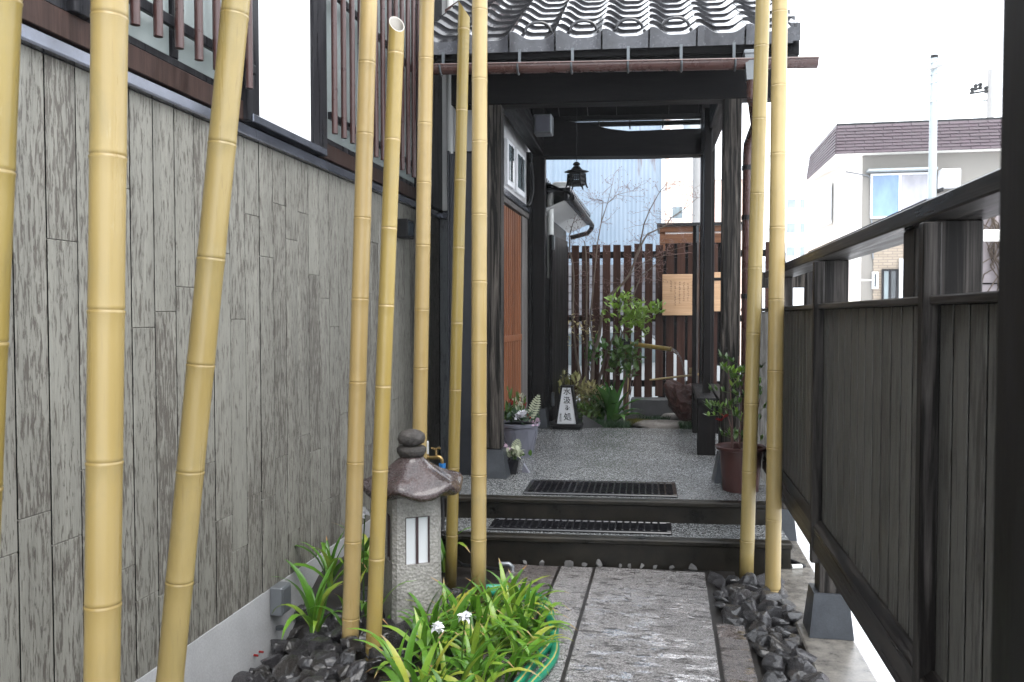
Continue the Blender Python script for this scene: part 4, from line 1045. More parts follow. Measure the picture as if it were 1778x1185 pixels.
for i, (px, py, lab, fan) in enumerate(((548, 1085, 'iris plant with yellowing leaves nearest the grey outlet box', 0.2), (572, 1010, 'tall iris plant growing against the pale foundation', None), (632, 985, 'iris plant hidden behind the two bamboo poles left of the lantern', None), (600, 1100, 'small iris plant at the foot of the speckled bamboo pole', 0.5), (700, 1045, 'iris leaf tuft at the left foot of the stone lantern', 0.0), (770, 985, 'iris plant between the stone lantern and the step', None))):
    p = aZ(px, py, 0)
    if p.x < XW + .09: p.x = XW + .09
    if i == 4: p = Vector((LX - .12, LY - .16, 0))
    leaf_plant('iris_plant', lab, 'plant', (p.x, p.y, -.02), None, IR, (12, 13, 10, 5, 4, 8)[i], .95, 1.35)
# white iris flowers
def flower_mesh():
    mb = MB()
    for k_ in range(6):
        az = k_ * math.pi / 3; r = Matrix.Rotation(az, 4, 'Z'); big = 1 if k_ % 2 else .72
        pts = []
        for i in range(5):
            t = i / 4; wv = .011 * big * math.sin(math.pi * min(1, t * .85 + .15)); zz = .012 * math.sin(t * 2.2) - .012 * t * t
            pts += [r @ Vector((.004 + .03 * big * t, -wv, zz)), r @ Vector((.004 + .03 * big * t, wv, zz))]
        mb.add(pts, [(2*i, 2*i+1, 2*i+3, 2*i+2) for i in range(4)])
    return mb.mesh('petals', M['petal'], 'all')
fm = flower_mesh()
for px, py, Y, lab in ((760, 1092, 3.12, 'white iris flower, lower of the two at the left edge of the clump'), (808, 1074, 3.22, 'white iris flower, right one over the clump below the lantern'), (634, 893, 3.75, 'white iris flower between the bamboo poles left of the lantern cap')):
    p = aY(px, py, Y); t = thing('iris_flower', lab, 'flower', tuple(p))
    for s_ in range(3):
        put('petals', fm, t, (rnd.uniform(-.012, .012), rnd.uniform(-.012, .012), rnd.uniform(-.006, .01)), (rnd.uniform(.3, 1.2), rnd.uniform(-.6, .6), rnd.random() * 6), 1.05, local=True)
    MB().tube([(p.x, p.y, p.z), (p.x - .02, p.y + .03, p.z - .12), (p.x - .03, p.y + .05, .0)], .0035, 6).build('stem', M['leaf_mid'], t)
# green hose looped round the clump
hz = thing('garden_hose', 'green garden hose with yellow stripes looped on the ground round the iris clump', 'garden hose', (-.5, 3.4, 0))
def hose_pts(dr, dz):
    pts = []
    for i in range(34):
        t = i / 33; a_ = R(112) - t * R(190); wob = .02 * math.sin(a_ * 3 + dr * 90) + .012 * math.sin(a_ * 7 + dr * 200)
        pts.append(Vector((-.855 + (.335 + dr + wob) * math.cos(a_), 3.60 + (.71 + dr + wob) * math.sin(a_), .016 + dz + .006 * math.sin(a_ * 5 + dr * 99))))
    return pts
for dr, dz in ((0, 0), (.041, -.001)):
    pts = hose_pts(dr, dz); hm = MB().tube(pts, .0205, 12).build('hose_loop', M['green_plastic'], hz, smooth=True)
    sp = [p + Vector((math.cos(R(112) - i / 33 * R(190)) * .008, 0, .0172)) for i, p in enumerate(pts)]
    MB().tube(sp, .0035, 6).build('stripe', M['yellow_line'], hm, smooth=True)

# =================================================================== MATS
def grid_mat(name, label, u0, u1, v0, v1, z, nu, nv):
    c = G((u0+u1)/2, (v0+v1)/2, z); t = thing(name, label, 'door mat', tuple(c), 'rubber mats on the steps')
    f = MB(); w_ = .035
    for a_, b_ in (((u0, v0, z), (u1, v0 + w_, z + .014)), ((u0, v1 - w_, z), (u1, v1, z + .014)), ((u0, v0 + w_, z), (u0 + w_, v1 - w_, z + .014)), ((u1 - w_, v0 + w_, z), (u1, v1 - w_, z + .014))):
        gbox(f, a_, b_, .006)
    f.build('mat_border', M['rubber'], t)
    gbox(MB(), (u0 + w_, v0 + w_, z), (u1 - w_, v1 - w_, z + .0025), 0).build('mat_sheet', M['rubber'], t)
    g = MB(); iu0, iu1, iv0, iv1 = u0 + w_, u1 - w_, v0 + w_, v1 - w_
    for i in range(1, nu):
        u = iu0 + (iu1 - iu0) * i / nu; gbox(g, (u - .0075, iv0, z + .002), (u + .0075, iv1, z + .018), .004)
    o = g.build('mat_rib', M['rubber'], t); 
    g = MB()
    for j in range(1, nv):
        v = iv0 + (iv1 - iv0) * j / nv; gbox(g, (iu0, v - .004, z + .0022), (iu1, v + .004, z + .016), 0)
    g.build('mat_cross_rib', M['rubber'], t)
q = [((p - GO).x, (p - GO).y) for p in (aZ(905, 866, .31), aZ(1175, 868, .31), aZ(925, 832, .31))]
grid_mat('rubber_mat', 'black rubber grid mat on the gate floor above the steps', .30, 1.32, -.62, -.17, .3085, 22, 9)
grid_mat('rubber_mat', 'black rubber grid mat on the lower step', .14, 1.27, -1.02, -.74, .1685, 24, 6)

# =================================================================== THINGS INSIDE THE GATE
def text(body, size, loc, m, parent, name='lettering', space=1.0, rot=(R(90), 0, 0), ext=.0006, off=0.0):
    c = bpy.data.curves.new(name, 'FONT'); c.body = body; c.size = size; c.align_x = 'CENTER'; c.align_y = 'TOP'; c.space_line = space; c.extrude = ext; c.offset = off
    c.materials.append(m)
    o = bpy.data.objects.new('t', c); COL.objects.link(o); dg = bpy.context.evaluated_depsgraph_get(); dg.update()
    me = bpy.data.meshes.new_from_object(o.evaluated_get(dg)); bpy.data.objects.remove(o)
    if not me.materials: me.materials.append(m)
    return put(name, me, parent, loc, rot)
# paper sign lantern: fresh water here
sb = aZ(985, 744, .31); SX, SY = sb.x, sb.y
sg = thing('floor_sign', 'tapered white paper floor lantern with black brush lettering, standing beside the rear left post', 'sign', (SX, SY, .31))
k_ = SY / FPX * 1.0
zb, zt = .375, .745; wb_, wt_ = .118, .062; dpt = .075
def sp(x, y, z): return Vector((SX + x, SY + y, z))
MB().box((SX - .145, SY - .10, .309), (SX + .145, SY + .12, .335), c=.005).build('foot_board', M['black_metal'], sg)
MB().box((SX - .165, SY - .115, .3355), (SX + .165, SY + .13, .366), c=.006).build('base_board', M['black_metal'], sg)
def taper(mb, x0b, x1b, x0t, x1t, y0, y1, z0, z1):
    vs = [sp(x0b,y0,z0), sp(x1b,y0,z0), sp(x1b,y1,z0), sp(x0b,y1,z0), sp(x0t,y0,z1), sp(x1t,y0,z1), sp(x1t,y1,z1), sp(x0t,y1,z1)]
    return mb.add(vs, [(0,3,2,1),(4,5,6,7),(0,1,5,4),(1,2,6,5),(2,3,7,6),(3,0,4,7)])
f = MB()
for y0 in (-dpt, dpt - .016):
    taper(f, -wb_, -wb_ + .018, -wt_, -wt_ + .018, y0, y0 + .016, .3665, zt); taper(f, wb_ - .018, wb_, wt_ - .018, wt_, y0, y0 + .016, .3665, zt)
f.box((SX - wt_ - .004, SY - dpt - .003, zt + .0005), (SX + wt_ + .004, SY + dpt + .003, zt + .018), c=.003)
f.build('sign_frame', M['black_metal'], sg)
pp = taper(MB(), -wb_ + .0185, wb_ - .0185, -wt_ + .0185, wt_ - .0185, -dpt + .005, dpt - .005, .3668, zt - .002).build('paper_panel', M['paper'], sg)
for s_ in (-1, 1): taper(MB(), s_ * wb_ - (.006 if s_ > 0 else 0), s_ * wb_ + (0 if s_ > 0 else .006), s_ * wt_ - (.006 if s_ > 0 else 0), s_ * wt_ + (0 if s_ > 0 else .006), -dpt + .017, dpt - .017, .3668, zt - .002).build('side_panel', M['black_metal'], sg)
MB().tube([sp(-.035, 0, zt + .018), sp(-.035, 0, zt + .11)] + [sp(-.035 * math.cos(math.pi * i / 8), 0, zt + .11 + .03 * math.sin(math.pi * i / 8)) for i in range(9)] + [sp(.035, 0, zt + .018)], .005, 6).build('carrying_handle', M['black_metal'], sg, smooth=True)
for i, ch_ in enumerate('水汲み処'):
    text(ch_, (.078, .080, .066, .086)[i], (SX + (.004, .004, .008, .012)[i], SY - dpt + .0035, (.738, .648, .560, .478)[i]), M['ink'], pp, off=.0009)
text('喜\n多\n町\n会', .025, (SX - .062, SY - dpt + .0035, .475), M['ink'], pp, space=.85)
MB().prism([(SX + .15, SY + .0, .309), (SX + .37, SY + .16, .309), (SX + .15, SY + .16, .44)], (0, .02, 0)).build('wedge_plate', M['black_metal'], sg)

# wooden notice board on the slat fence
YF = 10.25
n0 = aY(1150, 477, YF - .06); n1 = aY(1210, 548, YF - .06)
nb = thing('notice_board', 'pale wooden notice board with columns of small faded writing on the slat fence', 'sign', ((n0.x + n1.x) / 2, YF - .07, n1.z))
bo = MB().box((n0.x, YF - .092, n1.z), (n1.x, YF - .0725, n0.z), c=.004).build('board', M['board_sign'], nb)
def scribble(cols, x0, dx, ztop, zbot, y, parent):
    mb = MB(); rn = random.Random(11)
    for c_ in range(cols):
        x = x0 - c_ * dx; z = ztop - rn.uniform(0, .03) - (.03 if c_ in (1,) else 0); zend = zbot + (rn.uniform(.0, .10) if c_ < cols - 1 else .22)
        while z > zend:
            for s_ in range(3):
                a_ = rn.choice((0, 0, math.pi / 2, .6, -.6)); L_ = rn.uniform(.005, .011); c0 = Vector((x + rn.uniform(-.005, .005), y, z + rn.uniform(-.007, .007))); d_ = Vector((math.cos(a_), 0, math.sin(a_))) * L_; e_ = Vector((-math.sin(a_), 0, math.cos(a_))) * .0016
                mb.add([c0 - d_ - e_, c0 + d_ - e_, c0 + d_ + e_, c0 - d_ + e_], [(0, 1, 2, 3)])
            z -= .0275
    return mb.build('lettering', M['ink_brown'], parent)
wd_ = n1.x - n0.x
scribble(6, n1.x - .055, (wd_ - .15) / 5.2, n0.z - .075, n1.z + .07, YF - .0935, bo)
n2 = aY(1236, 473, YF - .06); n3 = aY(1262, 541, YF - .06)
nb2 = thing('notice_board', 'second pale wooden board, mostly hidden behind the right gate posts', 'sign', (n2.x, YF - .07, n3.z))
MB().box((n2.x - .05, YF - .092, n3.z), (n3.x + .08, YF - .0725, n0.z + .02), c=.004).build('board', M['board_sign'], nb2)
MB().box((n2.x - .05, YF - .098, n0.z - .08), (n3.x + .08, YF - .0925, n0.z - .045), c=.002).build('batten', M['gate_x'], nb2)

# pots --------------------------------------------------------------------------
def small_leaf(L, W, fold=.2, name='leaf', m=None, bend=.5):
    mb = MB(); n = 4; rows = []; x = z = 0; ang = R(60)
    for i in range(n + 1):
        t = i / n; w_ = W * .5 * math.sin(math.pi * (.06 + .92 * t) ** .8) + .0004
        rows.append(((x, -w_, z + fold * w_), (x, 0, z), (x, w_, z + fold * w_))); x += math.sin(ang) * L / n; z += math.cos(ang) * L / n; ang += bend / n
    mb.v = [p for r in rows for p in r]
    for i in range(n):
        for j in range(2): mb.f.append((i*3+j, i*3+j+1, i*3+j+4, i*3+j+3)); mb.m.append(0)
    return mb, mb.mesh(name, m or M['leaf_mid'], 'all')
def cluster(name, m, parent, pts, L, W, up=.3, kind=None, az=None):
    """many small leaves joined into one foliage part"""
    src, _ = small_leaf(L, W, m=m); mb = MB()
    for p in pts:
        s_ = rnd.uniform(.65, 1.15); E_ = Euler((rnd.gauss(0, .5), rnd.gauss(0, .55) - up, rnd.random() * 6.28 if az is None else az + rnd.gauss(0, .5)))
        Mx = Matrix.Translation(Vector(p)) @ E_.to_matrix().to_4x4() @ Matrix.Scale(s_, 4)
        mb.add([Mx @ Vector(v) for v in src.v], src.f)
    o = mb.build(name, m, parent, 'all')
    if kind: o['kind'] = kind
    return o
def ball(c, r, n, rz=None): 
    return [Vector(c) + Vector((rnd.gauss(0, 1), rnd.gauss(0, 1), rnd.gauss(0, 1))).normalized() * r * rnd.random() ** .45 * (1) + Vector((0, 0, 0)) for _ in range(n)]
def fern(parent, base, tip, W, m, n=11):
    base = Vector(base); tip = Vector(tip); d = tip - base; side = d.cross(Vector((0, 1, .2))).normalized(); mb = MB()
    mb.tube([base, base + d * .5 + Vector((0, -.01, .01)), tip], (.003, .002, .001), 5)
    for i in range(2, n + 1):
        t = i / (n + 1); w_ = W * math.sin(math.pi * (t * .85 + .12)); c = base + d * t
        for s_ in (-1, 1):
            e = c + side * s_ * w_ + d.normalized() * w_ * .35; u_ = d.normalized() * (d.length / n * .42)
            mb.add([c - u_ * .5, c + u_ * .5, c.lerp(e, .6) + u_, e, c.lerp(e, .6) - u_], [(0, 1, 2, 3, 4)])
    return mb.build('fern_frond', m, parent)
gp = aZ(901, 792, .31); gx, gy = gp.x - .01, gp.y + .02
gpt = thing('planter', 'round grey pot of red and white flowers behind the front left gate post', 'flower pot', (gx, gy, .31))
pr_ = [(.118, .3085), (.122, .32), (.168, .56), (.182, .565), (.188, .59), (.180, .595), (.170, .585), (.165, .57)]
MB().lathe(pr_, 36, (gx, gy, 0)).build('pot', M['pot_grey'], gpt, smooth=True)
MB().lathe([(.001, .572), (.164, .572)], 24, (gx, gy, 0)).build('soil', M['soil'], gpt)
for i in range(10):
    a_ = 2 * math.pi * i / 10; q_ = []
    for s_ in (-1, 1):
        MB().tube([(gx + (.126 + .046 * t) * math.cos(a_ + s_ * .31 * t), gy + (.126 + .046 * t) * math.sin(a_ + s_ * .31 * t), .33 + .21 * t) for t in (0, .25, .5, .75, 1)], .0022, 4).build('lattice_line', M['pot_grey'], gpt)
cluster('foliage', M['leaf_grey'], gpt, [Vector((gx + rnd.gauss(0, .08), gy + rnd.gauss(0, .08), .60 + abs(rnd.gauss(0, .05)))) for _ in range(110)], .075, .04, .2)
cluster('foliage', M['leaf_mid'], gpt, [Vector((gx - .07 + rnd.gauss(0, .05), gy + rnd.gauss(0, .05), .60 + abs(rnd.gauss(0, .09)))) for _ in range(90)], .08, .022, .8)
cluster('white_blossom', M['petal'], gpt, ball((gx + .055, gy - .10, .665), .035, 36) + ball((gx - .0, gy - .08, .655), .028, 22), .034, .026, .2)
cluster('red_blossom', M['petal_red'], gpt, ball((gx - .04, gy - .05, .76), .03, 16) + ball((gx + .055, gy - .02, .74), .03, 16) + ball((gx - .10, gy - .06, .72), .02, 8) + ball((gx + .10, gy - .1, .65), .02, 8), .024, .018, .2)
cluster('silver_sprig', M['leaf_pale'], gpt, ball((gx - .01, gy - .02, .74), .06, 26) + ball((gx + .04, gy - .02, .80), .03, 12), .04, .012, 1.0)
cluster('pink_blossom', M['petal_pink'], gpt, ball((gx + .165, gy - .09, .60), .04, 26), .024, .018, .2)
fern(gpt, (gx + .10, gy - .03, .60), (gx + .185, gy - .04, .84), .05, M['leaf_pale'])
bp = aZ(888, 822, .31); kx, ky = bp.x + .005, bp.y
bpt = thing('planter', 'small black square pot with cream fern and pink flowers beside the front left post foot', 'flower pot', (kx, ky, .31))
frust(MB(), Vector((kx, ky, 0)), .3085, .42, .038, .038, .062, .062).build('pot', M['rubber'], bpt)
cluster('foliage', M['leaf_mid'], bpt, [Vector((kx + rnd.gauss(0, .035), ky + rnd.gauss(0, .03), .425 + rnd.random() * .03)) for _ in range(36)], .05, .035, .2)
cluster('cream_leaf', M['leaf_pale'], bpt, [Vector((kx + .02 + rnd.gauss(0, .03), ky - .02 + rnd.gauss(0, .02), .44 + rnd.random() * .05)) for _ in range(46)], .045, .032, .3)
cluster('pink_blossom', M['petal_pink'], bpt, ball((kx - .045, ky - .02, .50), .03, 28) + ball((kx - .005, ky - .01, .485), .022, 18), .024, .02, .2)
fern(bpt, (kx + .01, ky, .43), (kx + .05, ky - .01, .575), .045, M['leaf_pale'], 9)
MB().prism([(kx + .065, ky + .05, .309), (kx + .125, ky + .03, .309), (kx + .075, ky + .06, .372)], (0, .05, 0)).build('pale_wedge', M['pot_grey'], bpt)
# brown pot with nandina
np0 = aZ(1290, 858, .31); qx, qy = np0.x - .005, np0.y + .13
npt = thing('planter', 'brown round pot with an airy nandina shrub by the right gate post', 'flower pot', (qx, qy, .31))
pr_ = [(.116, .3085), (.120, .315), (.142, .585), (.166, .590), (.170, .608), (.160, .614), (.142, .606), (.138, .57)]
MB().lathe(pr_, 40, (qx, qy, 0)).build('pot', M['pot_brown'], npt, smooth=True)
MB().lathe([(.001, .572), (.138, .572)], 24, (qx, qy, 0)).build('soil', M['soil'], npt)
lm, leaflet = small_leaf(.052, .021, m=M['leaf_mid'])
def spray(mb, p, d, L, n):
    d = Vector(d).normalized(); q = Vector(p); side = d.cross(Vector((0, 0, 1))).normalized(); pts = [q]
    for i in range(n):
        q = q + d * L / n + Vector((0, 0, -.004 * i)); pts.append(q)
        for s_ in (-1, 1, 0) if i == n - 1 else (-1, 1):
            dd = (d * .5 + side * s_ * .9 + Vector((0, 0, rnd.uniform(-.3, .3)))).normalized()
            Mx = Matrix.Translation(q) @ dd.to_track_quat('X', 'Z').to_matrix().to_4x4() @ Euler((rnd.gauss(0, .3), R(-25), 0)).to_matrix().to_4x4() @ Matrix.Scale(rnd.uniform(.7, 1.15), 4)
            mb.add([Mx @ Vector(v) for v in lm.v], lm.f)
    mb.tube(pts, .0013, 4)
for sx, sy, hx, hy, hz_, ns in ((-.05, 0, -.09, -.05, 1.13, 5), (.03, .02, .07, .03, 1.16, 5), (-.01, -.04, .0, -.08, .82, 4), (-.06, -.02, -.11, -.06, .88, 4), (.05, -.03, .12, -.05, .95, 3), (.0, .03, -.02, .0, 1.22, 4)):
    a_ = Vector((qx + sx, qy + sy, .57)); b_ = Vector((qx + hx, qy + hy, hz_))
    MB().tube([a_, a_.lerp(b_, .5) + Vector((rnd.uniform(-.02, .02), 0, .02)), b_], (.0055, .0045, .0028), 6).build('stem', M['twig'], npt, smooth=True)
    for i in range(ns + 1):
        mb = MB(); c_ = a_.lerp(b_, rnd.uniform(.72, 1.0)); az = rnd.random() * 6.28
        spray(mb, c_, (math.cos(az), math.sin(az) * .7, rnd.uniform(.0, .5)), rnd.uniform(.10, .17), 3)
        mb.build('leaf_spray', M['leaf_mid' if rnd.random() < .8 else 'leaf_lime'], npt, 'all')
for i in range(9):
    mb = MB(); az = i * .7; spray(mb, (qx + rnd.uniform(-.06, .06), qy + rnd.uniform(-.06, .06), .60 + rnd.random() * .06), (math.cos(az), math.sin(az), .5), .12, 3); mb.build('leaf_spray', M['leaf_mid'], npt, 'all')
mb = MB(); spray(mb, (qx - .10, qy - .07, .83), (-.5, -.5, -.5), .06, 2); mb.build('leaf_spray', M['petal_red'], npt, 'all')

# =================================================================== REAR GARDEN
sf = thing('slat_fence', 'tall dark brown slat fence with gaps closing the garden behind the gate', 'fence', (0, YF, .4))
x = -1.55; sx1 = 1.35; i = 0
while x < sx1:
    zt_ = 2.36 + rnd.uniform(-.012, .012); zb_ = .50 + (rnd.uniform(-.10, -.04) if i % 4 in (1, 2) else rnd.uniform(-.01, .02))
    w_ = .093 + rnd.uniform(-.003, .003)
    MB().box((x, YF - .022, zb_), (x + w_, YF, zt_), c=.003).build('slat', M['slat'], sf); x += .1285; i += 1
for z in (.62, 1.42, 2.20): MB().box((-1.55, YF + .0015, z), (sx1, YF + .05, z + .08), c=.004).build('rail', M['gate_x'], sf)
for px_ in (-1.5, -.1, 1.3): MB().box((px_, YF + .0515, .3), (px_ + .09, YF + .14, 2.25), c=.004).build('fence_post', M['gate_v'], sf)
gb_ = thing('kerb_block', 'dark grey concrete kerb under the slat fence behind the rock basin', 'kerb', (0, YF - .1, .3))
MB().box((-.42, YF - .30, .2), (1.3, YF - .06, .50), c=.012).build('kerb_stone', M['block'], gb_)
# water basin rock
br = aY(1192, 690, 9.45)
wt = thing('water_basin', 'rough red brown rock basin catching the water below the bamboo spout', 'basin', (br.x, 9.45, .3))
bm = bmesh.new(); bmesh.ops.create_icosphere(bm, subdivisions=4, radius=1)
for v in bm.verts:
    c = v.co.copy(); n_ = mnoise.fractal(c * 1.6 + Vector((4, 1, 2)), 1, 2, 4) * .22 + mnoise.noise(c * 7) * .06
    c *= 1 + n_
    dip = max(0, 1 - ((c.x - .25) ** 2 + c.y ** 2) / .42)
    if c.z > 0: c.z -= dip * .8 + (c.x + .8) * .34 * (c.z > .1)
    v.co = Vector((br.x + .08 + c.x * .30, 9.45 + c.y * .27, .55 + c.z * .28 + max(0, -c.x - .45) * .12))
me = bpy.data.meshes.new('basin_rock'); bm.to_mesh(me); bm.free(); me.materials.append(M['lava'])
put('basin_rock', me, wt)
mb = MB(); mb.lathe([(.001, .585), (.13, .585)], 20, (br.x + .13, 9.45, 0)); mb.build('basin_water', M['water'], wt)
# bamboo spout and its post
s0 = aY(1093, 597, 9.75); s1 = aY(1166, 607, 9.5)
spt = thing('bamboo_spout', 'bamboo water spout on an upright bamboo post, pouring into the rock basin', 'water spout', (s0.x, 9.75, .4))
MB().tube([s0, s0.lerp(s1, .5), s1], (.027, .026, .025), 14).build('spout_tube', M['bamboo_old'], spt, smooth=True)
for t in (.02, .52, .97): MB().tube([s0.lerp(s1, t), s0.lerp(s1, t + .012)], .029, 14).build('spout_ring', M['bamboo_node'], spt, smooth=True)
pp_ = aY(1087, 640, 9.78)
MB().tube([(pp_.x, 9.78, .3), (pp_.x, 9.78, 1.12)], .033, 14).build('spout_post', M['bamboo_old'], spt, smooth=True)
MB().box((s0.x - .10, 9.70, s0.z - .045), (s0.x + .01, 9.86, s0.z + .06), c=.006).build('spout_block', M['black_metal'], spt)
wa = [Vector(s1) + Vector((0, 0, -.004))]; e1 = aY(1190, 668, 9.45)
for i in range(1, 13):
    t = i / 12; wa.append(Vector((s1.x + (e1.x - s1.x) * (1 - (1 - t) ** 1.55), s1.y + (e1.y - s1.y) * t, s1.z - (s1.z - e1.z) * t ** 1.9)))
ws = thing('water_stream', 'thin arc of clear water falling from the bamboo spout', 'water', tuple(s1))
MB().tube(wa, [.012 - .004 * i / 12 + .001 * (i % 2) for i in range(13)], 8).build('water_jet', M['water'], ws, smooth=True)
# ladle
l0 = aY(1128, 660, 9.28); l1 = aY(1216, 650, 9.3)
ld = thing('bamboo_ladle', 'bamboo ladle lying across the red brown rock basin', 'ladle', tuple(l0))
MB().tube([l0, l0.lerp(l1, .4), l1], (.010, .011, .012), 10).build('handle', M['bamboo'], ld, smooth=True)
lc = aY(1203, 646, 9.32); MB().lathe([(.036, -.03), (.040, -.03), (.041, .03), (.037, .03), (.035, -.024), (.001, -.024)], 20, lc + Vector((0, 0, .012))).build('cup', M['bamboo'], ld, smooth=True)
# stepping stones
for px, py, a_, b_, lab in ((1150, 735, .31, .19, 'flat grey brown stepping stone edged with grass at the garden side of the floor'), (1178, 722, .20, .13, 'smaller flat stone lying behind the front stepping stone')):
    p = aZ(px, py, .33); t = thing('stepping_stone', lab, 'stone', (p.x, p.y, .3))
    bm = bmesh.new(); bmesh.ops.create_icosphere(bm, subdivisions=3, radius=1)
    for v in bm.verts:
        c = v.co * (1 + .12 * mnoise.noise(v.co * 1.5 + Vector((px, 0, 0)))); c.z = max(-1, min(.75, c.z * 1.3)); v.co = Vector((p.x + c.x * a_, max(p.y, 8.80 + b_) + c.y * b_, .305 + c.z * .06 + .01 * mnoise.noise(v.co * 4)))
    me = bpy.data.meshes.new('stone'); bm.to_mesh(me); bm.free(); me.materials.append(M['step_stone']); me.polygons.foreach_set('use_smooth', [True] * len(me.polygons)); put('stone', me, t)
# mondo grass and moss tufts
def tuft(name, label, cat, c, rx, ry, n, L, W, m, group=None):
    t = thing(name, label, cat, tuple(c), group)
    mb = MB()
    for _ in range(n):
        a_ = rnd.random() * 6.28; r_ = math.sqrt(rnd.random()); x0 = c[0] + rx * r_ * math.cos(a_); y0 = c[1] + ry * r_ * math.sin(a_); az = rnd.random() * 6.28; l_ = L * rnd.uniform(.6, 1.1); bd = rnd.uniform(.4, 1)
        d_ = Vector((math.cos(az), math.sin(az), 0)); s_ = Vector((-d_.y, d_.x, 0)) * W * .5; p_ = Vector((x0, y0, c[2]))
        q1 = p_ + d_ * l_ * .25 * bd + Vector((0, 0, l_ * .6)); q2 = p_ + d_ * l_ * .75 * bd + Vector((0, 0, l_ * (.75 - .45 * bd)))
        mb.add([p_ - s_, p_ + s_, q1 + s_ * .8, q2, q1 - s_ * .8], [(0, 1, 2, 4), (4, 2, 3)])
    o = mb.build('blades', m, t); o['kind'] = 'stuff'
    return t
for px, py, Yg, rx, ry, n, lab in ((1062, 738, 8.86, .20, .10, 420, 'dark mondo grass tuft in front of the broad leaved plant'), (1032, 738, 8.90, .13, .12, 260, 'dark mondo grass tuft behind the paper floor lantern'), (1134, 716, 9.35, .18, .10, 330, 'dark mondo grass tuft behind the stepping stone'), (1196, 736, 8.92, .11, .10, 260, 'dark mondo grass tuft at the right end of the stepping stone beside the bench')):
    p = aY(px, py, Yg); tuft('mondo_grass', lab, 'grass tuft', (p.x, Yg, .29), rx, ry, n, .13, .006, M['mondo'], None)
p = aY(1110, 722, 9.2)
tuft('moss_cushion', 'yellowish moss cushion between the broad leaved plant and the stepping stone', 'moss', (p.x, 9.2, .29), .13, .14, 900, .09, .012, M['moss'])
# broad leaved plant
AS = [sword(L, W, b, l, 8, .18, False, mats=[M['leaf_dark']]) for L, W, b, l in ((.48, .075, .35, .08), (.42, .085, 1.1, .35), (.46, .08, 1.6, .5), (.38, .075, 1.9, .75), (.36, .07, .7, .25))]
p = aY(1062, 720, 9.08)
t = leaf_plant('broad_leaf_plant', 'glossy broad leaved green plant in the middle of the garden bed', 'plant', (p.x, 9.08, .32), None, AS, 24, 1.0, 1.45)
p = aY(1050, 705, 9.15)
leaf_plant('broad_leaf_plant', 'smaller glossy broad leaved plant behind, nearer the paper floor lantern', 'plant', (p.x - .06, 9.3, .33), None, AS, 14, .8, 1.1)
# bushes
def bush(label, px, py, Yg, n, r, m, L, W, zmul=.7):
    p = aY(px, py, Yg); t = thing('garden_shrub', label, 'shrub', (p.x, Yg, .33)); stems = MB()
    for i in range(9):
        a_ = rnd.random() * 6.28; e = Vector((p.x + r * .8 * math.cos(a_), Yg + r * .6 * math.sin(a_), p.z + r * zmul * rnd.uniform(-.3, .9)))
        stems.tube([(p.x, Yg, .30), Vector((p.x, Yg, .3)).lerp(e, .5) + Vector((0, 0, .03)), e], (.006, .004, .002), 5)
    stems.build('stems', M['twig'], t)
    pts = [Vector((p.x + q.x * r, Yg + q.y * r * .8, p.z + q.z * r * zmul)) for q in ball((0, 0, 0), 1, n)]
    cluster('foliage', m, t, pts, L, W, .35)
    return t
bush('sparse tan leaved shrub behind the paper floor lantern', 985, 672, 9.2, 150, .20, M['leaf_tan'], .10, .032, .8)
bush('dense straw coloured shrub between the floor lantern and broad leaves', 1022, 690, 9.25, 210, .20, M['leaf_tan'], .09, .028, .75)
bush('low green shrub at the foot of the straw coloured one', 1020, 716, 9.1, 160, .16, M['leaf_mid'], .075, .035, .6)
bush('dark leafy shrub hanging round the bamboo spout post', 1086, 625, 9.65, 190, .19, M['leaf_mid'], .10, .045, 1.25)
bush('dark leaved shrub low between the thin bare trunks', 1040, 615, 9.9, 90, .20, M['leaf_dark'], .085, .04, .9)
# bright green shrub: stem with branches and lime leaves
def px_stem(pts, Yg, r0, r1, mbs):
    q = [aY(a, b, Yg) for a, b in pts]; n_ = len(q); mbs.tube(q, [r0 + (r1 - r0) * i / (n_ - 1) for i in range(n_)], 7)
    return q
t = thing('evergreen_shrub', 'bright lime green leafed shrub below the notice board', 'shrub', tuple(aY(1065, 690, 9.7)))
mb = MB()
ql = px_stem(((1063, 712), (1068, 640), (1080, 580), (1096, 550), (1110, 535)), 9.7, .014, .006, mb)
px_stem(((1080, 580), (1072, 545), (1076, 525)), 9.7, .008, .004, mb); px_stem(((1096, 550), (1120, 548), (1140, 540)), 9.7, .007, .003, mb)
mb.build('stem', M['bark'], t, smooth=True)
pts = []
for cx_, cy_, r_, n_ in ((1100, 548, .17, 80), (1122, 543, .15, 70), (1074, 524, .12, 46), (1092, 519, .10, 26), (1143, 537, .08, 30), (1108, 570, .14, 44), (1085, 560, .16, 26), (1064, 545, .14, 22)):
    c_ = aY(cx_, cy_, 9.62); pts += ball(c_, r_, n_)
cluster('foliage', M['leaf_lime'], t, pts, .085, .036, .2)
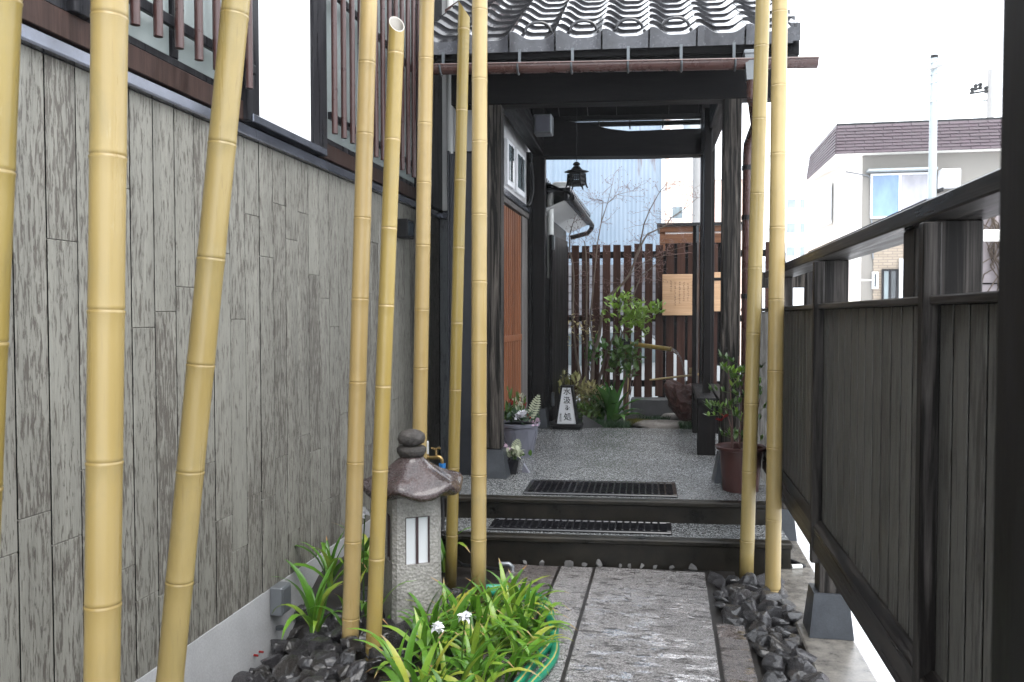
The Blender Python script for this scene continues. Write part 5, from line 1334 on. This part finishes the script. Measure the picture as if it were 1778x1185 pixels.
# bare maple: several slim trunks, each a part
mp = thing('bare_maple', 'leafless slender trunked maple with reddish twigs before the slat fence', 'tree', tuple(aY(1030, 715, 9.8)))
STEMS = [(((1012, 720), (1007, 652), (999, 612), (994, 551), (996, 480), (994, 457), (989, 436), (989, 408), (995, 388)), .020, .005),
         (((1019, 722), (1017, 662), (1019, 598), (1018, 539), (1019, 480), (1017, 438), (1015, 420)), .022, .006),
         (((1028, 722), (1028, 657), (1030, 619), (1040, 584), (1044, 551), (1056, 515), (1082, 492), (1093, 477), (1104, 449), (1117, 418), (1124, 407), (1156, 392), (1165, 379), (1187, 364), (1211, 344)), .026, .003),
         (((1100, 455), (1111, 427), (1118, 390), (1128, 365), (1145, 334), (1158, 318)), .011, .003),
         (((1036, 722), (1040, 662), (1053, 612), (1074, 567), (1091, 537), (1107, 494), (1112, 480)), .020, .006),
         (((1031, 600), (1024, 560), (1030, 500), (1037, 425), (1044, 386), (1047, 349)), .013, .004),
         (((1044, 386), (1055, 353), (1063, 321)), .007, .002), (((1055, 353), (1072, 338), (1098, 332)), .005, .0015), (((1112, 480), (1136, 462), (1160, 436), (1205, 425)), .006, .002), (((1093, 477), (1120, 455), (1150, 445), (1190, 440)), .006, .002)]
tw = MB(); rt = random.Random(5)
def twig(p, d, L, r, lev):
    n_ = 3; pts = [p]; q = p
    for i in range(n_):
        d = (d + Vector((rt.gauss(0, .28), rt.gauss(0, .2), rt.gauss(0, .22)))).normalized(); q = q + d * L / n_; pts.append(q)
        if lev and rt.random() < .8: twig(q, (d + Vector((rt.gauss(0, .8), rt.gauss(0, .4), rt.gauss(.1, .5)))).normalized(), L * .6, r * .7, lev - 1)
    tw.tube(pts, [r, r * .8, r * .6, r * .4], 4)
    if lev == 0: tw.tube([q, q + Vector((0, 0, -.012))], (.004, .0025), 4)
for pts, r0, r1 in STEMS:
    mb = MB(); q = px_stem(pts, 9.8, r0, r1, mb); mb.build('trunk' if r0 > .012 else 'branch', M['bark'], mp, smooth=True)
    for i in range(max(1, len(q) // 3), len(q)):
        for _ in range(3): twig(q[i], Vector((rt.gauss(0, 1), rt.gauss(0, .4), rt.gauss(.25, .5))).normalized(), rt.uniform(.07, .22), .0028, 2)
o = tw.build('twigs', M['twig'], mp); o['kind'] = 'stuff'
# dry tan leaves caught on trunks
cluster('dry_leaves', M['leaf_tan'], mp, [aY(rt.gauss(1010, 18), rt.gauss(572, 14), 9.75) for _ in range(70)], .06, .02, -.5)

# =================================================================== BEHIND THE GARDEN
# annex: boarded wall and tiled eave behind the gate on the left
an = thing('annex', 'low boarded annex with tiled eave and white soffit behind the gate on the left', 'building', (-1.6, 10, 0))
MB().box((-3.5, 9.0, .0), (-1.335, 10.9, 2.62)).build('wall_core', M['backing'], an)
for i in range(20):
    y0 = 9.0 + i * .095; MB().box((-1.334, y0, .28), (-1.31, y0 + .091, 2.60), c=.003).build('board', M['annex'], an)
MB().prism([(-1.31, 8.75, 2.60), (-1.06, 8.75, 2.70), (-1.06, 11.1, 2.70), (-1.31, 11.1, 2.60)], (0, 0, .02)).build('soffit', M['plaster'], an)
MB().box((-1.07, 8.7, 2.705), (-1.03, 11.15, 2.79), c=.004).build('eave_board', M['black_frame'], an)
MB().prism([(-1.02, 8.7, 2.80), (-3.2, 8.7, 3.75), (-3.2, 8.7, 3.70), (-1.02, 8.7, 2.775)], (0, 2.45, 0)).build('roof_slab', M['backing'], an)
rtm = MB()
N_ = 8
P0 = [(.05 * math.cos(math.pi * i / N_), 0, .045 * math.sin(math.pi * i / N_)) for i in range(N_ + 1)]; P1 = [(x, .30, z) for x, y, z in P0]
rtm.add(P0 + P1, [(i, i + 1, N_ + 2 + i, N_ + 1 + i) for i in range(N_)] + [tuple(range(N_ + 1))]); rtm_ = rtm.mesh('round_tile', M['tile'], True)
for r in range(3):
    for i in range(18):
        put('round_tile', rtm_, an, (-1.005 - r * .27, 8.76 + i * .135, 2.815 + r * .118), (0, R(-23.5), R(90)))
MB().tube([(-.99, 8.72, 2.735), (-.99, 11.12, 2.705), (-1.0, 11.14, 2.66), (-1.05, 11.14, 2.60), (-1.28, 11.12, 2.54)], .032, 8).build('annex_gutter', M['black_metal'], an, smooth=True)
w0 = aY(955, 440, 8.85); w1 = aY(955, 345, 8.85); w2 = aY(990, 323, 8.95)
MB().tube([(w0.x, 8.87, 1.9), (w0.x, 8.87, w1.z - .05), (w0.x + .01, 8.87, w2.z - .03), (w0.x + .05, 8.88, w2.z), (w2.x - .01, 8.95, w2.z + .01)], .036, 12).build('drain_pipe', M['white_pipe'], an, smooth=True)
MB().box((-3, 9.3, 2.55), (-1.52, 9.6, 4.6)).build('upper_wall', M['plaster'], an)
# corrugated metal building
cb = thing('corrugated_building', 'tall pale blue corrugated metal building with rust streaks behind the garden', 'building', (-3, 16, 0))
cx0, cx1 = -6.5, -.10
def corr_sheet(x0, x1, z0, z1, y):
    mb = MB(); n_ = int((x1 - x0) / .0195); r0 = [(x0 + (x1 - x0) * i / n_, y + .007 * math.sin(i * math.pi / 2), z0) for i in range(n_ + 1)]; r1 = [(x, yy, z1) for x, yy, _ in r0]; N = n_ + 1
    mb.add(r0 + r1, [(i, i + 1, N + i + 1, N + i) for i in range(n_)]); return mb.build('metal_sheet', M['corr'], cb, 'all')
za = aY(1050, 341, 16).z
for j, (z0, z1) in enumerate(((-.41, 1.9), (1.9, za), (za, 5.55), (5.55, 7.4))):
    for x0, x1 in ((cx0, -4.3), (-4.3, -2.2), (-2.2, cx1)): corr_sheet(x0, x1, z0 - .05, z1, 16 - .004 * (4 - j))
MB().box((cx0, 16.03, -.41), (cx1 - .02, 20, 7.38)).build('core', M['hazy'], cb)
MB().box((cx1 - .015, 15.95, -.41), (cx1 + .06, 16.3, 7.45), c=.006).build('corner_trim', M['white_frame'], cb)
MB().box((cx0, 15.9, 7.42), (cx1 + .1, 20, 7.55)).build('roof_edge', M['galv'], cb)
MB().tube([(cx1 + .10, 15.93, -.1), (cx1 + .10, 15.93, 7.3)], .04, 10).build('drain_pipe', M['pink'], cb, smooth=True)
vb = MB().box((cx1 + .07, 15.7, 5.25), (cx1 + .42, 15.99, 5.36), c=.01).build('vent_hood', M['galv'], cb)
# brown balcony hut
q0 = aY(1148, 392, 12.2); q1 = aY(1222, 424, 12.2)
hut = thing('timber_lean_to', 'small brown timber lean-to roof just above the slat fence', 'lean-to', (q0.x, 12.2, 0))
MB().box((q0.x + .03, 12.3, -.15), (q1.x + .5, 13.2, q1.z + .05)).build('wall', M['backing'], hut)
MB().box((q0.x - .02, 12.15, q0.z - .10), (q1.x + .5, 12.2, q0.z - .02), c=.004).build('fascia_board', M['brown_beam'], hut)
MB().box((q0.x - .02, 12.18, q0.z - .26), (q1.x + .5, 12.23, q0.z - .125), c=.004).build('fascia_board', M['brown_beam'], hut)
MB().box((q0.x - .06, 12.1, q0.z - .015), (q1.x + .6, 13.3, q0.z + .025), c=.004).build('roof_sheet', M['black_metal'], hut)
MB().box((q0.x - .02, 12.2, -.15), (q0.x + .06, 12.28, q0.z - .02), c=.004).build('post', M['brown_beam'], hut)
# peach house
pk = thing('peach_house', 'peach coloured house with small white window beyond the corrugated building', 'building', (1, 26, 0))
pa = aY(1145, 316, 26); pb_ = aY(1222, 316, 26)
MB().box((pa.x - 1.5, 26, -.41), (pb_.x + 1.2, 33, pa.z)).build('wall', M['pink'], pk)
MB().box((pa.x - 1.6, 25.9, pa.z + .005), (pb_.x + 1.3, 33.2, pa.z + .12)).build('roof_edge', M['white_frame'], pk)
for zz in (332, 349): z = aY(1180, zz, 26).z; MB().box((pa.x - 1.5, 25.985, z - .012), (pb_.x + 1.2, 25.998, z + .012)).build('siding_joint', M['pink'], pk)
a_ = aY(1164, 357, 26); b_ = aY(1188, 383, 26)
wf = MB().box((a_.x, 25.94, b_.z), (b_.x, 25.997, a_.z), c=.01).build('window_frame', M['white_frame'], pk)
MB().box((a_.x + .06, 25.925, b_.z + .06), (b_.x - .06, 25.939, a_.z - .06)).build('window_pane', M['glass_mid'], wf)
for i in range(5): MB().box((a_.x, 25.90 - .0, b_.z - .35 - i * .07), (b_.x, 25.93, b_.z - .32 - i * .07)).build('louvre', M['white_frame'], wf)
# utility pole with transformer-like box by the rear right post
up = aY(1213, 300, 18); pl = thing('utility_pole', 'grey concrete utility pole half hidden behind the rear right gate post', 'utility pole', (up.x, 18, 0))
MB().tube([(up.x, 18, -.41), (up.x, 18, 8.5)], (.14, .11), 14).build('pole', M['concrete_pole'], pl, smooth=True)
tb = aY(1200, 216, 17.9); MB().lathe([(.14, -.22), (.17, -.2), (.17, .2), (.14, .24)], 16, (tb.x, 17.85, tb.z)).build('transformer', M['galv'], pl, smooth=True)
for i in range(6): MB().tube([(up.x - .2, 18, 3.0 + i * .62), (up.x + .2, 18, 3.0 + i * .62)], .012, 6).build('step_bolt', M['galv'], pl)
# parked car behind the slats
ca = aY(1000, 560, 12.6)
car = thing('parked_car', 'pale parked car glimpsed through the gaps of the slat fence', 'car', (-.8, 12.8, -.41))
pro = [(-2.2, .30), (-2.25, .75), (-2.05, 1.0), (-1.6, 1.08), (-.75, 1.62), (.35, 1.66), (1.05, 1.20), (2.0, 1.05), (2.15, .75), (2.1, .30)]
mb = MB(); mb.prism([(-.8 + x_, 12.2, -.41 + z_ * 1.05) for x_, z_ in pro], (0, 1.6, 0)); mb.build('body', M['car_paint'], car, smooth=True)
MB().prism([(-.8 + x_, 12.185, -.41 + z_ * 1.05) for x_, z_ in ((-1.35, 1.13), (-.68, 1.55), (-.2, 1.57), (-.2, 1.10))], (0, .014, 0)).build('side_window', M['glass_mid'], car)
MB().prism([(-.8 + x_, 12.185, -.41 + z_ * 1.05) for x_, z_ in ((-.12, 1.10), (-.12, 1.57), (.32, 1.58), (.85, 1.18))], (0, .014, 0)).build('side_window', M['glass_mid'], car)
for x_ in (-2.15, .6):
    wh = MB().tube([(-.8 + x_ + .1, 12.17, -.09), (-.8 + x_ + .1, 12.38, -.09)], .32, 20).build('wheel', M['rubber'], car, smooth=True)
    MB().tube([(-.8 + x_ + .1, 12.155, -.09), (-.8 + x_ + .1, 12.168, -.09)], .20, 16).build('rim', M['galv'], wh, smooth=True)
# pale shuttered wall behind the car
sh = thing('shutter_wall', 'pale grey ribbed shutter wall seen through the slat fence gaps', 'wall', (0, 14, 0))
MB().box((-6, 14.06, -.41), (.9, 14.2, 2.35)).build('wall', M['shutter'], sh)
for i in range(15): MB().box((-6, 14.03, .2 + i * .14), (.9, 14.0585, .2 + i * .14 + .125), c=.006).build('shutter_slat', M['shutter'], sh)

# =================================================================== RIGHT BACKGROUND
HX, HY = 5.22, 24.0
hs = thing('cream_house', 'cream two storey house with plum shingled mansard roof beyond the right fence', 'building', (HX, HY, 0))
Zt = aY(1470, 266, HY).z
FX = aY(1402, 400, 28.7).x; LXf = lambda Y: HX + (FX - HX) * (Y - HY) / 4.7
MB().prism([(HX, HY, -.41), (HX + 8, HY, -.41), (HX + 8, 29.0, -.41), (LXf(29.0), 29.0, -.41)], (0, 0, Zt + .41)).build('wall', M['cream'], hs)  # left face near white: the stronger light there is in the colour
MB().box((HX - .012, HY - .018, -.41), (HX + 8, HY - .002, Zt - .02)).build('front_wall', M['cream_shaded'], hs)  # front sheet in the darker cream, shade painted in
zj = aY(1480, 487, HY).z
MB().box((HX - .012, HY - .024, zj - .02), (HX + 8, HY - .0185, zj + .02)).build('wall_joint', M['cream'], hs)
# mansard: sloped faces with individual shingles
Zr0 = Zt - .08; Zr1 = aY(1453, 219, HY + .6).z; ov = .42; inn = .15
def mans(c0, c1, d0, d1):
    return MB().quad(c0, c1, d1, d0)
c0 = aY(1451, 268, HY - .42); t0 = aY(1453, 219, HY - .30); c1 = c0 + Vector((8.6, 0, 0)); t1 = t0 + Vector((8.4, 0, 0))
c2 = aZ(1400, 314, c0.z); t2 = aZ(1406, 273, t0.z)
rb = MB().add([c0, c1, t1, t0, c2, t2], [(0, 1, 2, 3), (4, 0, 3, 5)]).build('roof', M['shingle'], hs)
MB().prism([c0 + Vector((.01, .01, .01)), c1 + Vector((0, .01, .01)), c1 + Vector((0, 5, .01)), c2 + Vector((.01, 0, .01))], (0, 0, .05)).build('soffit', M['cream'], hs)
MB().prism([t0, t1, t1 + Vector((0, 5.2, 0)), t2], (0, 0, .06)).build('roof_cap', M['black_metal'], hs)
def shingle_face(b0, b1, a0, a1, nx_, nz_):
    sm = None
    nrm = (b1 - b0).cross(a0 - b0).normalized()
    if nrm.z < 0: nrm = -nrm
    for j in range(nz_):
        for i in range(nx_ + 1):
            s0 = max(0, (i - (.5 if j % 2 else 0)) / nx_); s1 = min(1, (i + 1 - (.5 if j % 2 else 0)) / nx_)
            if s1 - s0 < .01: continue
            L_ = lambda s_, t_: b0.lerp(b1, s_).lerp(a0.lerp(a1, s_), t_)
            g_ = .0016; q = [L_(s0 + g_, j / nz_ + .012), L_(s1 - g_, j / nz_ + .012), L_(s1 - g_, (j + 1) / nz_), L_(s0 + g_, (j + 1) / nz_)]
            e = nrm * (.025 + rnd.uniform(0, .01)); q2 = [q[0] + e, q[1] + e, q[2] + nrm * .006, q[3] + nrm * .006]
            MB().add(q + q2, [(4, 5, 6, 7), (0, 1, 5, 4), (1, 2, 6, 5), (3, 0, 4, 7)]).build('shingle', M['shingle'], rb)
shingle_face(c0, c1, t0, t1, 18, 9); shingle_face(c2, c0, t2, t0, 12, 9)
def hwin(x0, x1, z0, z1, panes, y=HY - .02, m='white_frame', parent=hs, nm='window_frame'):
    f_ = MB(); e = .05
    f_.box((x0, y - .06, z0), (x0 + e, y - .002, z1)).box((x1 - e, y - .06, z0), (x1, y - .002, z1)).box((x0 + e + .001, y - .06, z0), (x1 - e - .001, y - .002, z0 + e)).box((x0 + e + .001, y - .06, z1 - e), (x1 - e - .001, y - .002, z1))
    n_ = len(panes); wd_ = (x1 - x0 - 2 * e) / n_
    for i in range(1, n_): f_.box((x0 + e + i * wd_ - .03, y - .055, z0 + e + .001), (x0 + e + i * wd_ + .03, y - .004, z1 - e - .001))
    fo = f_.build(nm, M[m], parent)
    for i, pm in enumerate(panes): MB().box((x0 + e + i * wd_, y - .03, z0 + e), (x0 + e + (i + 1) * wd_, y - .0215, z1 - e)).build('window_pane', M[pm], fo)
    return fo
def hp(px, py): return aY(px, py, HY)
a_, b_ = hp(1511, 303), hp(1612, 378); hwin(a_.x, b_.x, b_.z, a_.z, ('glass_blue', 'glass_grey'))
MB().box((a_.x - .12, HY - .35, a_.z + .03), (b_.x + .12, HY - .02, a_.z + .09), c=.01).build('window_canopy', M['galv'], hs)
# tiled ground storey
a_ = hp(1516, 425); MB().box((a_.x, HY - .05, -.41), (HX + 8, HY - .0245, a_.z)).build('tiled_wall', M['brick_tile'], hs)
for x0, x1, y0, y1, pn, fm_ in ((1513, 1523, 473, 502, ('glass_dark',), 'white_frame'), (1530, 1557, 468, 530, ('glass_mid', 'glass_dark'), 'black_frame'), (1574, 1593, 448, 530, ('glass_pale',), 'black_frame'), (1597, 1612, 425, 530, ('glass_dark',), 'black_frame')):
    a_, b_ = hp(x0, y0), hp(x1, y1); hwin(a_.x, b_.x, b_.z - .5 * (y1 > 520), a_.z, pn, y=HY - .055, m=fm_)
a_, b_ = hp(1560, 450), hp(1573, 530); MB().box((a_.x, HY - .12, b_.z - .5), (b_.x, HY - .055, a_.z)).build('door_shutter', M['hazy'], hs)
# left face window
for y0, y1, z0, z1 in ((HY + 2.2, HY + 3.3, aY(1437, 385, HY + 2.6).z, aY(1437, 320, HY + 2.6).z),):
    wx_ = LXf(y1) - .02; fo = MB().box((wx_ - .05, y0, z0), (wx_ + .1, y1, z1)).build('window_frame', M['white_frame'], hs)
    MB().box((wx_ - .058, y0 + .08, z0 + .5), (wx_ - .0505, y1 - .08, z1 - .08)).build('window_pane', M['glass_grey'], fo)
    MB().box((wx_ - .16, y0 - .05, z0 - .1), (wx_ + .1, y1 + .05, z0 - .002)).build('window_sill', M['white_frame'], fo)
# air conditioner
a_, b_ = hp(1626, 298), hp(1659, 329); acx = (a_.x + b_.x) / 2; acz = (a_.z + b_.z) / 2
ac = MB().box((a_.x, HY - .42, b_.z), (b_.x, HY - .08, a_.z), c=.02).build('air_conditioner', M['white_frame'], hs)
fr = aY(1641, 313, HY - .42); MB().tube([(fr.x, HY - .435, fr.z), (fr.x, HY - .4205, fr.z)], .17, 24).build('fan_grille', M['hazy'], ac)
for i in range(5): MB().tube([(fr.x + (.03 + .03 * i) * math.cos(2 * math.pi * k_ / 24), HY - .437, fr.z + (.03 + .03 * i) * math.sin(2 * math.pi * k_ / 24)) for k_ in range(25)], .004, 4).build('grille_ring', M['concrete_pole'], ac)
for s_ in (-.2, .2): MB().box((acx + s_ - .02, HY - .42, b_.z - .1), (acx + s_ + .02, HY - .02, b_.z - .002)).build('bracket', M['black_metal'], ac)
cb_ = MB().tube([hp(1468, 299) + Vector((0, -.03, 0)), hp(1505, 303) + Vector((0, -.1, -.05)), hp(1511, 310) + Vector((0, -.05, 0)), hp(1512, 372) + Vector((0, -.05, 0)), hp(1515, 450) + Vector((0, -.06, 0))], .02, 6).build('service_cable', M['zinc_box'], hs)
# galvanised pole
gpx = aY(1619, 300, 14.5); gt = aY(1619, 102, 14.5)
gpl = thing('utility_pole', 'thin galvanised pole in front of the cream house', 'utility pole', (gpx.x, 14.5, 0))
MB().tube([(gpx.x, 14.5, -.41), (gpx.x, 14.5, gt.z)], (.068, .058), 14).build('pole', M['galv'], gpl, smooth=True)
MB().tube([(gpx.x, 14.5, gt.z + .001), (gpx.x, 14.5, gt.z + .05)], .062, 12).build('pole_cap', M['black_metal'], gpl)
for py in (109, 117, 130, 145, 177): 
    z = aY(1619, py, 14.5).z; MB().tube([(gpx.x - .10, 14.47, z - .02), (gpx.x + .10, 14.43, z + .02)], .012, 6).build('step_bolt', M['galv'], gpl)
z = aY(1619, 119, 14.5).z; MB().tube([(gpx.x - .15, 14.42, z - .04), (gpx.x + .15, 14.42, z + .02)], .016, 6).build('cross_arm', M['concrete_pole'], gpl)
# far pole with fittings
fp = aY(1720, 160, 31); ft = aY(1720, 121, 31)
fpl = thing('utility_pole', 'brown grey pole with wire fittings behind the plum roof', 'utility pole', (fp.x, 31, 0))
MB().tube([(fp.x, 31, -.41), (fp.x, 31, ft.z)], (.14, .11), 12).build('pole', M['concrete_pole'], fpl, smooth=True)
a_ = aY(1684, 163, 31); b_ = aY(1722, 157, 31); MB().tube([a_, b_], .035, 6).build('cross_arm', M['black_metal'], fpl)
for px, py in ((1688, 158), (1694, 152), (1702, 150), (1712, 156)):
    c_ = aY(px, py, 31); MB().lathe([(.03, -.12), (.09, -.08), (.05, 0), (.09, .06), (.03, .12)], 8, c_).build('insulator', M['black_metal'], fpl)
MB().tube([aY(1700, 174, 31), aY(1722, 176, 31)], .02, 6).build('wire_stub', M['black_metal'], fpl)
# mauve wall with dry vines and a pale rail, seen between the fence posts
mv = thing('mauve_wall', 'mauve wall with dry vines and pale rail seen between the near fence posts', 'wall', (3.4, 8.2, 0))
m0 = aY(1692, 366, 8.2)
MB().box((m0.x - .1, 8.2, -.41), (m0.x + 4, 8.35, m0.z)).build('wall', M['mauve'], mv)
for i in range(6): MB().box((m0.x - .1, 8.19, .1 + i * .42), (m0.x + 4, 8.1985, .1 + i * .42 + .012)).build('wall_joint', M['backing'], mv)
a_ = aY(1695, 410, 8.0); b_ = aY(1727, 405, 8.0); MB().box((a_.x - .05, 7.95, a_.z - .05), (a_.x + 3, 8.05, a_.z + .05), c=.01).build('pale_rail', M['cream'], mv)
vm = MB(); rv = random.Random(3)
for i in range(26):
    p = Vector((m0.x + rv.uniform(-.05, .7), 8.17, m0.z - .05)); q = [p]
    for j in range(7): p = p + Vector((rv.gauss(0, .06), rv.gauss(0, .008), -rv.uniform(.03, .18))); q.append(p)
    vm.tube(q, .006, 4)
o = vm.build('dry_vines', M['bark'], mv); o['kind'] = 'stuff'
# pale hazy houses far off
for i, (px0, px1, py, Y_, lab) in enumerate(((1300, 1412, 455, 62, 'pale low building with blue trimmed window, far beyond the two bamboo poles'), (1330, 1408, 330, 110, 'faint white tall building fading in the mist far behind'))):
    a_ = aY(px0, py, Y_); b_ = aY(px1, py, Y_); h_ = thing('far_house', lab, 'building', ((a_.x + b_.x) / 2, Y_, 0))
    MB().box((a_.x, Y_, -.41), (b_.x, Y_ + 8, a_.z)).build('wall', M['hazy'], h_)
    MB().box((a_.x - .3, Y_ - .3, a_.z + .01), (b_.x + .3, Y_ + 8.3, a_.z + .35)).build('roof', M['white_frame'], h_)
    if i == 0:
        c_ = aY(1380, 463, Y_); wf = MB().box((c_.x - .35, Y_ - .08, c_.z - .35), (c_.x + .5, Y_ - .002, c_.z + .35)).build('window_frame', M['white_frame'], h_)
        for s_ in (-.28, .12): MB().box((c_.x + s_, Y_ - .09, c_.z - .28), (c_.x + s_ + .32, Y_ - .0805, c_.z + .28)).build('window_pane', M['glass_blue'], wf)
    else:
        for j in range(3):
            for k_ in range(3): MB().box((a_.x + 1 + k_ * 1.6, Y_ - .05, a_.z - 2.5 - j * 3), (a_.x + 2 + k_ * 1.6, Y_ - .002, a_.z - 1.3 - j * 3)).build('window', M['glass_mid'], h_)
for i, (z0, z1) in enumerate(((aY(1380, 340, 40).z, aY(1410, 341, 40).z), (aY(1380, 363, 40).z, aY(1410, 362, 40).z))):
    wr = thing('overhead_wire', ('upper', 'lower')[i] + ' overhead wire crossing the pale sky beside the cream house', 'wire', (6, 40, z0))
    MB().tube([(-4, 40, z0 - .1), (3, 40, z0 - .02), (12, 40, z1 + .2)], .022, 5).build('wire', M['concrete_pole'], wr)

# small fittings at the ground
p = aZ(1383, 985, .02); t = thing('drain_hose', 'short black hose with a white end lying beside the right end of the lower step', 'hose', tuple(p))
MB().tube([(p.x - .06, p.y + .28, .02), (p.x - .02, p.y + .12, .02), (p.x + .045, p.y + .02, .02)], .014, 10).build('hose', M['rubber'], t, smooth=True)
MB().tube([(p.x - .03, p.y - .01, .022), (p.x + .03, p.y + .012, .022)], .015, 10).build('white_end', M['white_pipe'], t, smooth=True)
p = aZ(888, 978, .05); t = thing('pipe_stub', 'small grey pipe elbow behind the iris clump at the foot of the step', 'pipe', tuple(p))
MB().tube([(p.x - .08, 4.74, .030), (p.x - .02, 4.74, .034), (p.x, 4.74, .02), (p.x, 4.74, -.05)], .014, 10).build('elbow', M['zinc_box'], t, smooth=True)
for px, py in ((441, 1138), (450, 1132)):
    q = aX(px, py, XW + .004); MB().tube([(XW + .0045, q.y, q.z), (XW + .03, q.y - .01, q.z + .004)], .006, 8).build('red_plug', M['petal_red'], bld, smooth=True)

# =================================================================== WET AIR
hm_ = bpy.data.materials.new('wet_air'); hm_.use_nodes = True; ht = hm_.node_tree; ht.nodes.clear()
ho = ht.nodes.new('ShaderNodeOutputMaterial'); hv = ht.nodes.new('ShaderNodeVolumePrincipled')
hv.inputs['Color'].default_value = (.93, .95, .98, 1); hv.inputs['Density'].default_value = .0013; hv.inputs['Anisotropy'].default_value = .2
ht.links.new(hv.outputs[0], ho.inputs['Volume'])
hz_ = MB().box((-402, -102, -1.5), (402, 702, 46)).build('haze', hm_); hz_['kind'] = 'stuff'
